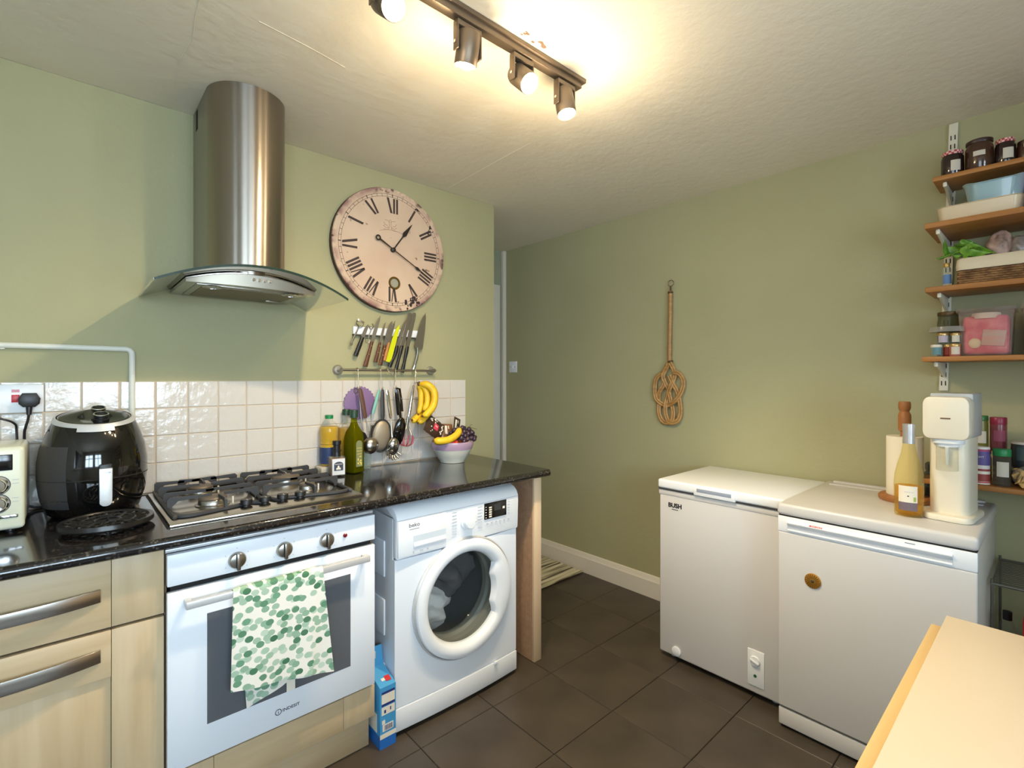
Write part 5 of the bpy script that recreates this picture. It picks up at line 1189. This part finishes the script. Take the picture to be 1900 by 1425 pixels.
# the machine faces the room, turned a little to the left
ms = Matrix.Translation((mx_, my, ZF)) @ Matrix.Rotation(R(-5), 4, 'Z') @ Matrix.Diagonal((1, .84, 1.04, 1))
def rr(w0, w1, z0, z1, rad, n=6):
    out = []
    for cx_, cz_, a in ((w1 - rad, z1 - rad, 0), (w0 + rad, z1 - rad, 90), (w0 + rad, z0 + rad, 180), (w1 - rad, z0 + rad, 270)):
        out += [(cx_ + rad * math.cos(R(a + 90 * i / n)), cz_ + rad * math.sin(R(a + 90 * i / n))) for i in range(n + 1)]
    return out
def slab(poly, x0, x1, bev=0):
    g = G(); g.prism(poly, 'x', x0, x1, bev); bmesh.ops.transform(g.bm, matrix=ms, verts=g.bm.verts[:]); return g
def plan(poly, z0, z1, bev=0):
    g = G(); g.prism(poly, 'z', z0, z1, bev); bmesh.ops.transform(g.bm, matrix=ms, verts=g.bm.verts[:]); return g
plan(rr(-.105, .105, -.077, .077, .035), .0, .020, .006).done('foot_plate', sodaw, t, 40)
plan(rr(-.070, .090, -.060, .062, .03), .018, .30, .004).done('column', sodaw, t, 40)
slab(rr(-.066, .066, .262, .402, .006), -.030, .095, .003).done('head_rear', sodag, t, 40)
slab(rr(-.070, .072, .258, .392, .024), -.100, -.030, .006).done('head', sodaw, t, 40)
slab(rr(-.0155, .0155, .3225, .3265, .0018), -.1015, -.0995).done('slot_button', M('brown_slot', (104, 74, 52), .5), t)
plan(rr(-.090, -.020, -.050, .050, .025), .243, .260, .003).done('nozzle_collar', white_app2, t, 40)
plan(rr(-.082, -.026, -.040, .040, .025), .232, .245, .003).done('nozzle_ring', white_app2, t, 40)
g = G().lathe([(.007, .233), (.0055, .20), (.003, .178)], (-.078, 0, 0), 16); bmesh.ops.transform(g.bm, matrix=ms, verts=g.bm.verts[:]); g.done('carbonation_nozzle', white_app2, t)
g = G().lathe([(.034, .236), (.034, .16)], (-.078, 0, 0), 32, caps=(False, False)); bmesh.ops.transform(g.bm, matrix=ms, verts=g.bm.verts[:]); g.done('clear_guard', clear('frosted_guard', (238, 238, 230), .12, .1, (220, 220, 210)), t, 60)

# ------------------------------------------------------------------ shelving on the right wall
shelf_m = M('orange_brown_pine', (172, 116, 58), .45, var=((30, 3, 30), (148, 94, 42), .35, .7))
white_br = M('cream_white_metal', (222, 218, 200), .4)
YE = -.75
upY = lambda z: .304 - .0300 * (z - 1.29) / 1.02 + .0125                     # the upright leans a little
t = thing('shelf_upright', 'white twin-slot shelf upright fixed to the right wall', 'shelf upright', (XB, .31, 1.26))
zA, zB = 1.262, 2.312
mm = lambda z: Vector((XB - .011, upY(z), z))
g = G(); g.rings([[(XB - .011, upY(z) - .0135, z), (XB - .011, upY(z) + .0135, z), (XB - .0005, upY(z) + .0135, z), (XB - .0005, upY(z) - .0135, z)] for z in (zA, zB)]); g.done('channel', white_br, t)
g = G(); z = zA + .02
while z < zB - .03:
    for s_ in (-.006, .006): g.box((XB - .0118, upY(z) + s_ - .0017, z), (XB - .0105, upY(z) + s_ + .0017, z + .018))
    z += .0345
g.done('slots', dark, t)
SH = [(2.046, 2.064, 2.41, .326), (1.849, 1.869, 2.30, .334), (1.630, 1.650, 2.378, .344), (1.373, 1.391, 2.368, .352), (.920, .938, 2.372, .36)]
nm = ('topmost', 'second from top', 'middle', 'fourth from top', 'lowest')
for k, (z0, z1, xf, yl) in enumerate(SH):
    G().box((xf, YE, z0), (XB - .012, yl, z1), .003).done('wall_shelf', shelf_m, None, 30, ('brown wooden wall shelf, %s on the right wall, ' % nm[k]) + ('with dark jam jars', 'with the ceramic baking dishes', 'with the wicker basket', 'with the clear plastic boxes', 'with spice jars beside the soda maker')[k], 'shelf', (2.5, -.1, z0), 'wall shelves')
    zz = z0 - .001; y = upY(zz)
    if k < 4:
        b = thing('shelf_bracket', 'white metal bracket under the %s wooden shelf' % nm[k], 'bracket', (XB, y, zz), group='shelf brackets')
        L = XB - .012 - xf - .03
        g = G(); g.prism([(XB - .011, zz - .058), (XB - .011, zz), (XB - .012 - L, zz), (XB - .012 - L, zz - .016), (XB - .012 - L + .03, zz - .020)], 'y', y - .0045, y + .0045, .0015); g.done('arm', white_br, b)
        G().box((XB - .012 - L - .004, y - .006, zz - .018), (XB - .012 - L + .008, y + .006, zz - .001), .003).done('tip', white_br, b)
# ---- top shelf: jam jars
dark_jam = M('dark_jam', (40, 24, 24), .12, coat=.5); brown_jam = M('brown_jam', (66, 40, 28), .14, coat=.5)
def gingham():
    m = M('red_gingham_lid', (236, 214, 206), .5); nt = m.node_tree; b = nt.nodes['Principled BSDF']
    tc = nt.nodes.new('ShaderNodeTexCoord'); ch = nt.nodes.new('ShaderNodeTexChecker'); ch.inputs['Scale'].default_value = 130
    ch.inputs[1].default_value = (*lin((176, 44, 52)), 1); ch.inputs[2].default_value = (*lin((226, 190, 186)), 1)
    nt.links.new(tc.outputs['Object'], ch.inputs['Vector']); nt.links.new(ch.outputs['Color'], b.inputs['Base Color']); return m
ging = gingham(); dark_lid = M('dark_brown_lid', (52, 30, 24), .35); lab_w = M('handwritten_label', (206, 198, 184), .7)
def jar(label, x, y, z, r, h, jam, lid, lab=None, facets=28, lidh=.014, cat='jar', name='jam_jar', shoulder=.85):
    t = thing(name, label, cat, (x, y, z))
    G().lathe([(.001, 0), (r * .92, 0), (r, .005), (r, h * .74), (r * shoulder, h * .84), (r * shoulder, h - lidh * .6)], (x, y, z), facets).done('jar_body', jam, t, 40)
    G().lathe([(r * (shoulder + .05), h - lidh), (r * (shoulder + .07), h - lidh + .002), (r * (shoulder + .07), h - .002), (r * shoulder, h), (.001, h)], (x, y, z), facets).done('lid', lid, t, 40)
    if lab:
        a0, a1, f0, f1, m = lab
        G().grid(8, 1, lambda u, v: (x + r * 1.012 * math.cos(R(a0 + (a1 - a0) * u)), y + r * 1.012 * math.sin(R(a0 + (a1 - a0) * u)), z + h * (f0 + (f1 - f0) * v))).solid(.0004).done('label', m, t, 60)
    return t
z1 = 2.0642
jar('dark jam jar with red gingham lid at the left end of the top shelf', 2.465, .276, z1, .0335, .093, dark_jam, ging, (178, 226, .16, .58, lab_w))
jar('large brown jar with plain dark lid, second on the top shelf', 2.463, .2025, z1, .0385, .109, brown_jam, dark_lid, (160, 208, .42, .58, lab_w), shoulder=.9)
jar('dark jam jar with red gingham lid, third on the top shelf', 2.468, .1365, z1, .0275, .092, dark_jam, ging, (172, 232, .2, .6, lab_w))
jar('small dark jar with pale label high on its side, fourth on the top shelf', 2.478, .083, z1, .0265, .072, brown_jam, dark_lid, (165, 235, .64, .8, lab_w))
jar('dark jar with brown lid at the right edge of the top shelf', 2.50, .020, z1, .034, .1, dark_jam, dark_lid, (170, 220, .3, .6, lab_w))
# ---- second shelf: baking dishes
def dish(name, label, cat, cx_, cy_, z, lx, ly, h, m, lip=.008, rad=.03, taper=.86, wave=0, tilt=None):
    t = thing(name, label, cat, (cx_, cy_, z))
    def loop(w, l, zz, r_):
        out = []
        for ax__, ay__, a in ((w - r_, l - r_, 0), (-w + r_, l - r_, 90), (-w + r_, -l + r_, 180), (w - r_, -l + r_, 270)):
            out += [(ax__ + r_ * math.cos(R(a + 15 * i)), ay__ + r_ * math.sin(R(a + 15 * i)), zz) for i in range(7)]
        return out
    M2 = Matrix.Translation((cx_, cy_, z)) @ (tilt or Matrix.Identity(4))
    L = [loop(lx * taper * .98, ly * taper * .98, 0, rad * .8), loop(lx * taper, ly * taper, .004, rad * .85), loop(lx, ly, h - lip, rad), loop(lx + lip, ly + lip, h - lip * .5, rad + lip), loop(lx + lip * .7, ly + lip * .7, h, rad + lip), loop(lx - .006, ly - .006, h - .002, rad), loop(lx * taper - .006, ly * taper - .006, .008, rad * .8)]
    if wave:
        for k in (3, 4, 5): L[k] = [(x, y, zz + wave * math.cos(math.pi * 2 * (y / (ly + lip)))) for x, y, zz in L[k]]
    G().rings([[tuple(M2 @ Vector(p)) for p in l] for l in L]).done('dish_body', m, t, 50); return t
z2 = 1.8695
dish('baking_dish', 'long cream ceramic baking dish lying on the second shelf', 'dish', 2.435, .197, z2, .105, .108, .054, M('cream_stoneware', (216, 198, 166), .3), .003, .025, .94)
dish('baking_dish', 'pale blue ceramic dish nested on top of the cream baking dish', 'dish', 2.445, .160, z2 + .0555, .068, .078, .078, M('pale_blue_glaze', (152, 182, 192), .2, coat=.4), .006, .040, .86, .005)
t = thing('red_pan', 'red enamelled pan partly visible at the right behind the pale blue dish', 'pan', (2.46, .022, z2)); 
G().lathe([(.001, .06), (.05, .06), (.055, .07), (.062, .125), (.063, .135), (.058, .14), (.02, .155), (.001, .158)], (2.43, .018, z2), 32).done('pan_body', red_m, t, 50)
G().box((2.40, -.03, z2), (2.46, .055, z2 + .06), .008).done('stand', dark_lid, t)
# ---- third shelf: basket, packets, small bottle
z3 = 1.6505
t = thing('wicker_basket', 'brown wicker basket with cream cloth liner on the middle shelf', 'basket', (2.46, .14, z3))
wick = M('brown_wicker', (146, 108, 66), .7, var=((90, 30, 30), (104, 70, 38), .4, .6))
by0, by1, bxa, bxb = .012, .252, 2.398, 2.560
G().box((bxa + .006, by0 + .006, z3), (bxb - .006, by1 - .006, z3 + .006)).done('basket_base', wick, t)
def wv(row):
    g = G(); z = z3 + .006 + row * .0078; pts = []
    per = [(bxa, by0), (bxa, by1), (bxb, by1), (bxb, by0)]
    for (xa, ya), (xb_, yb) in zip(per, per[1:] + per[:1]):
        n = max(4, int(math.hypot(xb_ - xa, yb - ya) / .006))
        for i in range(n):
            f = i / n; off = .0026 * math.sin(i * math.pi / 2 + (row % 2) * math.pi + .8)
            nx_, ny_ = (yb - ya), -(xb_ - xa); L = math.hypot(nx_, ny_)
            pts.append((xa + (xb_ - xa) * f + nx_ / L * off, ya + (yb - ya) * f + ny_ / L * off, z))
    g.tube(pts, .0046, 5, True); return g
for row in range(6): wv(row).done('wicker_strand', wick, t, 60)
def lin_loop(o_, z): 
    return [(x, y, z) for x, y in rrp(bxa - o_, bxb + o_, by0 - o_, by1 + o_, .018)]
def rrp(x0, x1, y0, y1, r_):
    out = []
    for cx_, cy_, a in ((x1 - r_, y1 - r_, 0), (x0 + r_, y1 - r_, 90), (x0 + r_, y0 + r_, 180), (x1 - r_, y0 + r_, 270)): out += [(cx_ + r_ * math.cos(R(a + 18 * i)), cy_ + r_ * math.sin(R(a + 18 * i))) for i in range(6)]
    return out
G().rings([lin_loop(.007, z3 + .05), lin_loop(.0085, z3 + .065), lin_loop(.006, z3 + .088), lin_loop(.002, z3 + .093), lin_loop(-.004, z3 + .088), lin_loop(-.006, z3 + .05)], True, (False, False)).done('cloth_liner', M('cream_linen', (218, 204, 176), .9, bump=(120, .3, .002)), t, 60)
def crumple(name, label, cat, col, c, sc, seed, rough=.4, spots=None):
    rnd = random.Random(seed); g = G(); bmesh.ops.create_icosphere(g.bm, subdivisions=4, radius=1)
    ph = [(rnd.uniform(-9, 9), rnd.uniform(-9, 9), rnd.uniform(-9, 9), rnd.uniform(0, 6)) for _ in range(7)]
    for v in g.bm.verts:
        p = v.co.copy(); k = 1 + sum(.10 * abs(math.sin((a * p.x + b * p.y + c_ * p.z) * .6 + d)) for a, b, c_, d in ph) - .25
        v.co = Vector((c[0] + p.x * sc[0] * k, c[1] + p.y * sc[1] * k, c[2] + p.z * sc[2] * k))
    t = thing(name, label, cat, (c[0], c[1], c[2] - sc[2])); g.done('bag', M(name + '_film', col, rough, var=(30, tuple(int(v * .7) for v in col), .45, .65)), t, 50)
    if spots:
        for q in spots: G().ball(q, .0055, 8, (.6, 1.2, .7)).done('dark_print', M('dark_print', (40, 54, 20), .6), t)
    return t
t = thing('green_bag', 'bright green crumpled plastic bag spilling over the left of the basket', 'bag', (2.44, .235, z3 + .09))
gf = M('green_film', (122, 168, 58), .35, var=(40, (86, 130, 40), .4, .65))
def film(c, uu, vv, seed, amp):
    rnd = random.Random(seed); ph = [(rnd.uniform(3, 9), rnd.uniform(3, 9), rnd.uniform(0, 6), Vector((rnd.uniform(-1, 1), rnd.uniform(-1, 1), rnd.uniform(-.6, .6)))) for _ in range(6)]
    uu, vv = Vector(uu), Vector(vv)
    def fn(u, v):
        w = 1 - .55 * v * v
        return Vector(c) + uu * (u - .5) * w + vv * (v - .3) + sum((d * amp * math.sin(a * u + b * v + e) for a, b, e, d in ph), Vector((0, 0, 0)))
    return G().grid(14, 14, fn).solid(.0012)
film((2.44, .235, z3 + .118), (0, -.085, .012), (-.012, .045, .050), 2, .0060).done('bag_body', gf, t, 60)
film((2.425, .262, z3 + .122), (-.01, -.055, .02), (-.010, .060, -.020), 5, .0050).done('bag_handle', gf, t, 60)
film((2.418, .205, z3 + .112), (.0, -.080, -.012), (-.015, .020, .040), 8, .0050).done('bag_flap', gf, t, 60)
film((2.45, .225, z3 + .135), (.03, -.06, .0), (-.01, .02, .042), 11, .0045).done('bag_top', gf, t, 60)
crumple('pink_packet', 'crumpled dusty pink packet standing in the wicker basket', 'packet', (186, 156, 142), (2.46, .150, z3 + .128), (.022, .030, .044), 6)
crumple('grey_packet', 'grey and clear plastic packet in the basket right of the pink one', 'packet', (152, 144, 140), (2.45, .096, z3 + .115), (.022, .022, .034), 9, .25)
crumple('beige_packet', 'beige packet at the right end of the wicker basket', 'packet', (190, 158, 128), (2.45, .046, z3 + .118), (.022, .022, .036), 12)
t = jar('small clear bottle with gold cap and blue label at the left of the middle shelf', 2.43, .288, z3, .0145, .088, jar_glass, M('gold_cap', (196, 160, 96), .35, .6), (140, 250, .12, .5, paper_blue), name='essence_bottle', cat='bottle', shoulder=.55)
# ---- fourth shelf
z4 = 1.3915
t = jar('tall pickle jar with dark gold lid behind the small jars on the fourth shelf', 2.50, .292, z4, .033, .172, clear('greenish_jar_glass', (196, 200, 178), .35, .05, (110, 112, 92)), M('dark_gold_lid', (98, 76, 44), .4, .5), name='pickle_jar', shoulder=.92)
t = thing('plastic_tub', 'clear plastic tub lid stacked on small jars at the left of the fourth shelf', 'tub', (2.41, .29, z4 + .09))
G().lathe([(.052, .0), (.052, .004), (.049, .018), (.001, .02)], (2.425, .287, z4 + .091), 32).done('tub_lid', clear('cloudy_plastic', (226, 222, 214), .35, .15, (200, 196, 188)), t)
def mini(label, x, y, z, r, h, body, lid, lab): jar(label, x, y, z, r, h, body, lid, (150, 235, .15, .75, lab), 20, .010, name='small_jar', shoulder=.9)
gl = M('gilt_lid', (196, 164, 104), .3, .7)
mini('small jar with teal label, leftmost at the front of the fourth shelf', 2.402, .314, z4, .018, .044, jar_glass, M('white_lid', (222, 214, 200), .4), M('teal_label', (92, 132, 140), .6))
mini('small dark red jar between the teal and the white labelled jars', 2.412, .283, z4, .0135, .044, M('dark_red_preserve', (116, 32, 22), .15), gl, M('dark_red_label', (120, 36, 26), .6))
mini('small jar with white label at the front, beside the pink-filled box', 2.402, .262, z4, .0165, .045, M('rose_preserve', (172, 104, 92), .2), gl, lab_w)
mini('small jar with gold lid stacked above the white-labelled jar', 2.408, .262, z4 + .0455, .015, .040, jar_glass, gl, lab_w)
mini('small jar with printed label stacked above the dark red jar', 2.408, .297, z4 + .0455, .0185, .042, jar_glass, gl, M('violet_label', (176, 164, 176), .6))
def clear_box(label, cy_, w, seed):
    t = thing('storage_box', label, 'box', (2.45, cy_, z4), group='clear boxes on the fourth shelf')
    w2 = w / 2; bm_ = clear('clear_box_plastic', (244, 238, 234), .12, .08, (216, 206, 200))
    lo, hi = rrp(2.402, 2.54, cy_ - w2 * .9, cy_ + w2 * .9, .012), rrp(2.394, 2.55, cy_ - w2, cy_ + w2, .014)
    G().rings([[(x, y, z4 + .001) for x, y in lo], [(x, y, z4 + .158) for x, y in hi]], True, (True, False)).done('box_wall', bm_, t, 40)
    G().rings([[(x, y, z4 + .157) for x, y in rrp(2.389, 2.555, cy_ - w2 - .006, cy_ + w2 + .006, .016)], [(x, y, z4 + .168) for x, y in rrp(2.389, 2.555, cy_ - w2 - .006, cy_ + w2 + .006, .016)]]).done('box_lid', bm_, t, 40)
    rnd = random.Random(seed)
    pk = M('pink_packaging', (204, 78, 96), .5, var=(26, (226, 128, 136), .4, .65))
    G().box((2.410, cy_ - w2 * .84, z4 + .005), (2.53, cy_ + w2 * .84, z4 + .142), .012, 3).done('pink_contents', pk, t, 50)
    G().ball((2.412, cy_ + w2 * .38, z4 + .045), .019, 10, (.35, 1, 1)).done('cream_sweet', M('cream_sweet', (222, 202, 164), .6), t)
    G().box((-.003, -.030, -.026), (.002, .030, .030), .002, mat=Matrix.Translation((2.408, cy_ - w2 * .30, z4 + .060)) @ Matrix.Rotation(R(6), 4, 'X')).done('striped_packet', M('grey_pink_wrapper', (188, 168, 154), .5, var=((6, 6, 130), (206, 150, 140), .4, .6)), t)
    G().lathe([(.04, 0), (.038, .02), (.001, .022)], (2.44, cy_, z4 + .132), 24).done('white_carton', M('pale_carton', (222, 206, 190), .6), t); return t
clear_box('clear plastic box full of pink packets on the fourth shelf', .183, .142, 1)
clear_box('second clear box with pink contents cut by the right edge of the fourth shelf', .015, .150, 2)
# ---- lowest shelf: spices
z5 = .9385
def tin(label, x, y, z, r, h, body, lid, bands): 
    t = thing('spice_tin', label, 'tin', (x, y, z))
    G().lathe([(.001, 0), (r, 0), (r, h), (.001, h)], (x, y, z), 28).done('tin_body', body, t, 40)
    G().lathe([(r * 1.01, h - .006), (r * 1.01, h), (r * .95, h + .003), (.001, h + .003)], (x, y, z), 28).done('lid', lid, t, 40)
    for k, (f0, f1, m) in enumerate(bands): G().lathe([(r * 1.006 + .0001 * k, h * f0), (r * 1.006 + .0001 * k, h * f1)], (x, y, z), 28, caps=(False, False)).done('printed_band', m, t)
    return t
violet = M('violet_print', (96, 84, 146), .5); maroon = M('maroon_plastic', (134, 34, 62), .35); spice_g = clear('spice_glass', (208, 206, 196), .35, .05, (112, 104, 92))
t = tin('small violet and white printed tin at the front left of the lowest shelf', 2.412, .192, z5, .0215, .128, M('white_tin', (224, 218, 212), .5), M('white_tin_lid', (226, 222, 216), .4), [(.52, .9, violet), (.9, .96, M('pink_print', (176, 70, 110), .5)), (.08, .42, M('cocoa_print', (150, 62, 58), .5)), (.28, .36, paper), (.0, .03, paper), (.04, .07, red_ink)])
for k, s in enumerate(('LIGHT',)): text(s, .0085, paper, t, frame((2.412 - .0224, .192 + .004, z5 + .096 - .012 * k), (.15, -1, 0), (0, 0, 1)))
jar('spice jar with bright green lid and white label at the front of the lowest shelf', 2.414, .141, z5, .0235, .128, spice_g, green_cap, (150, 228, .26, .66, lab_w), 24, .024, name='spice_jar', shoulder=.95)
jar('glass herb jar with dark lid behind the violet tin', 2.50, .196, z5, .024, .110, spice_g, dark_lid, None, 24, name='spice_jar')
jar('glass herb jar with dark lid behind the green-lidded jar', 2.50, .144, z5, .024, .110, spice_g, dark_lid, None, 24, name='spice_jar')
jar('maroon-lidded spice jar stacked in the back row of the lowest shelf', 2.50, .155, z5 + .1105, .0225, .122, M('maroon_spice', (128, 62, 66), .25), maroon, (150, 230, .3, .62, M('maroon_label', (150, 70, 92), .6)), 24, .026, name='spice_jar', shoulder=.95)
jar('green-lidded herb jar stacked in the back row, left of the maroon lid', 2.505, .203, z5 + .1105, .021, .125, M('olive_herb', (120, 118, 54), .3), M('leaf_green_lid', (52, 112, 52), .4), (150, 230, .2, .55, lab_w), 24, .018, name='spice_jar', shoulder=.95)
jar('dark plastic tub with white rim stacked at the right of the back row', 2.475, .090, z5 + .062, .033, .090, M('dark_tub', (42, 48, 50), .4), M('dark_tub_lid', (206, 196, 186), .5), (150, 235, .3, .8, M('dark_tub_label', (56, 72, 74), .6)), 28, .008, name='dark_tub', cat='tub', shoulder=.98)
jar('low dark jar under the dark plastic tub on the lowest shelf', 2.475, .090, z5, .030, .061, brown_jam, dark_lid, None, 24, name='low_jar')
t = thing('pasta_bag', 'clear bag of dried pasta shells at the right end of the lowest shelf', 'bag', (2.415, .085, z5))
pg = random.Random(5); pm_ = M('dry_pasta', (214, 174, 106), .6); sh = G().tube([(0, -.016, 0), (.004, 0, .004), (0, .016, 0)], [.003, .0085, .003], 7, flat=.5).mesh('pasta_piece', pm_)
for k in range(70):
    o = place(sh, 'pasta_piece', t, local=True); o.location = Vector((2.412 + pg.uniform(-.024, .03), .072 + pg.uniform(-.034, .034), z5 + .012 + .056 * pg.random() * (1 - .25 * pg.random()))) - t.location
    o.rotation_euler = (pg.uniform(0, 6), pg.uniform(-.6, .6), pg.uniform(0, 6))
g = G(); bmesh.ops.create_icosphere(g.bm, subdivisions=3, radius=1)
for v in g.bm.verts: v.co = Vector((2.414 + v.co.x * .040, .072 + v.co.y * .046, z5 + .0385 + (v.co.z * .038 if v.co.z > -.9 else -.038)))
g.done('bag_film', clear('bag_film', (246, 244, 238), .06, .1, (230, 226, 216)), t, 60)
t = thing('pepper_mill', 'small glass and steel pepper mill behind the wine bottle', 'pepper mill', (2.50, .345, ZF))
G().lathe([(.001, 0), (.021, 0), (.022, .05), (.017, .06), (.019, .075), (.019, .10), (.013, .106), (.016, .115), (.016, .135), (.009, .142), (.001, .143)], (2.50, .345, ZF), 24).done('mill_body', M('grey_mill', (104, 106, 96), .25, .5), t)
G().lathe([(.0225, .01), (.0225, .045)], (2.5, .345, ZF), 24, caps=(False, False)).done('peppercorn_window', M('peppercorns', (60, 52, 44), .3), t)
t = thing('sauce_bottle', 'dark red sauce bottle between the wine bottle and the soda maker', 'bottle', (2.52, .297, ZF))
G().lathe([(.001, 0), (.026, 0), (.028, .01), (.028, .10), (.022, .14), (.012, .165), (.012, .175)], (2.52, .297, ZF), 24).done('bottle_body', M('dark_red_sauce', (138, 36, 24), .25), t)
G().lathe([(.014, .17), (.014, .20), (.008, .215), (.001, .216)], (2.52, .297, ZF), 20).done('cap', red_m, t)

# ------------------------------------------------------------------ dim corner beyond the freezer
t = thing('wire_rack', 'grey wire shelf rack in the dim corner beyond the under-counter freezer', 'rack', (2.42, -.12, 0))
wr = M('grey_coated_wire', (104, 102, 92), .4, .5)
for x in (2.25, 2.57):
    for y in (-.42, .155): G().cyl((x, y, 0), (x, y, .655), .004, seg=8).done('post', wr, t)
for zz in (.64, .36, .12):
    f_ = G().tube([(2.25, .155, zz), (2.57, .155, zz), (2.57, -.42, zz), (2.25, -.42, zz)], .005, 8, True).done('shelf_frame', wr, t)
    for k in range(15): x = 2.265 + k * .0207; G().cyl((x, .155, zz + .004), (x, -.42, zz + .004), .002, seg=6).done('wire', wr, f_)
t = thing('clear_bottle', 'clear plastic bottle with black cap on the wire rack', 'bottle', (2.36, .125, .366))
G().lathe([(.001, 0), (.022, 0), (.024, .01), (.024, .09), (.016, .12), (.010, .135)], (2.36, .125, .367), 24).done('bottle_body', pet, t)
G().lathe([(.012, .13), (.012, .158), (.001, .16)], (2.36, .125, .367), 16).done('cap', black_p, t)
t = thing('red_carton', 'red carton on the wire rack at the right edge behind the cream table', 'carton', (2.33, .0, .366))
G().box((2.27, -.03, .367), (2.40, .086, .532), .002).done('carton', red_m, t)
G().box((2.2690, .01, .44), (2.2702, .06, .49)).done('white_panel', paper, t)

# ------------------------------------------------------------------ foreground cabinet
ZK = .80
t = thing('kitchen_unit', 'low kitchen unit with cream top and pale wood front in the lower right foreground', 'cabinet', (1.0, -.1, 0))
G().box((.45, -.42, ZK - .022), (1.416, .1685, ZK), .002).done('top', M('cream_laminate_top', (204, 193, 174), .4), t)
G().box((.47, -.40, .1), (1.372, .1665, ZK - .0225)).done('carcass', white_app2, t)
G().box((.456, .1695, .11), (1.372, .1875, ZK - .0105), .001).done('door', M('pale_wood_front', (210, 184, 134), .45, var=((2.5, 30, 30), (198, 168, 116), .35, .7)), t)
G().box((.48, .12, 0), (1.36, .14, .1)).done('plinth', beech_h, t)
G().box((1.36, -.40, 0), (1.372, .12, .1)).done('plinth', beech_h, t)
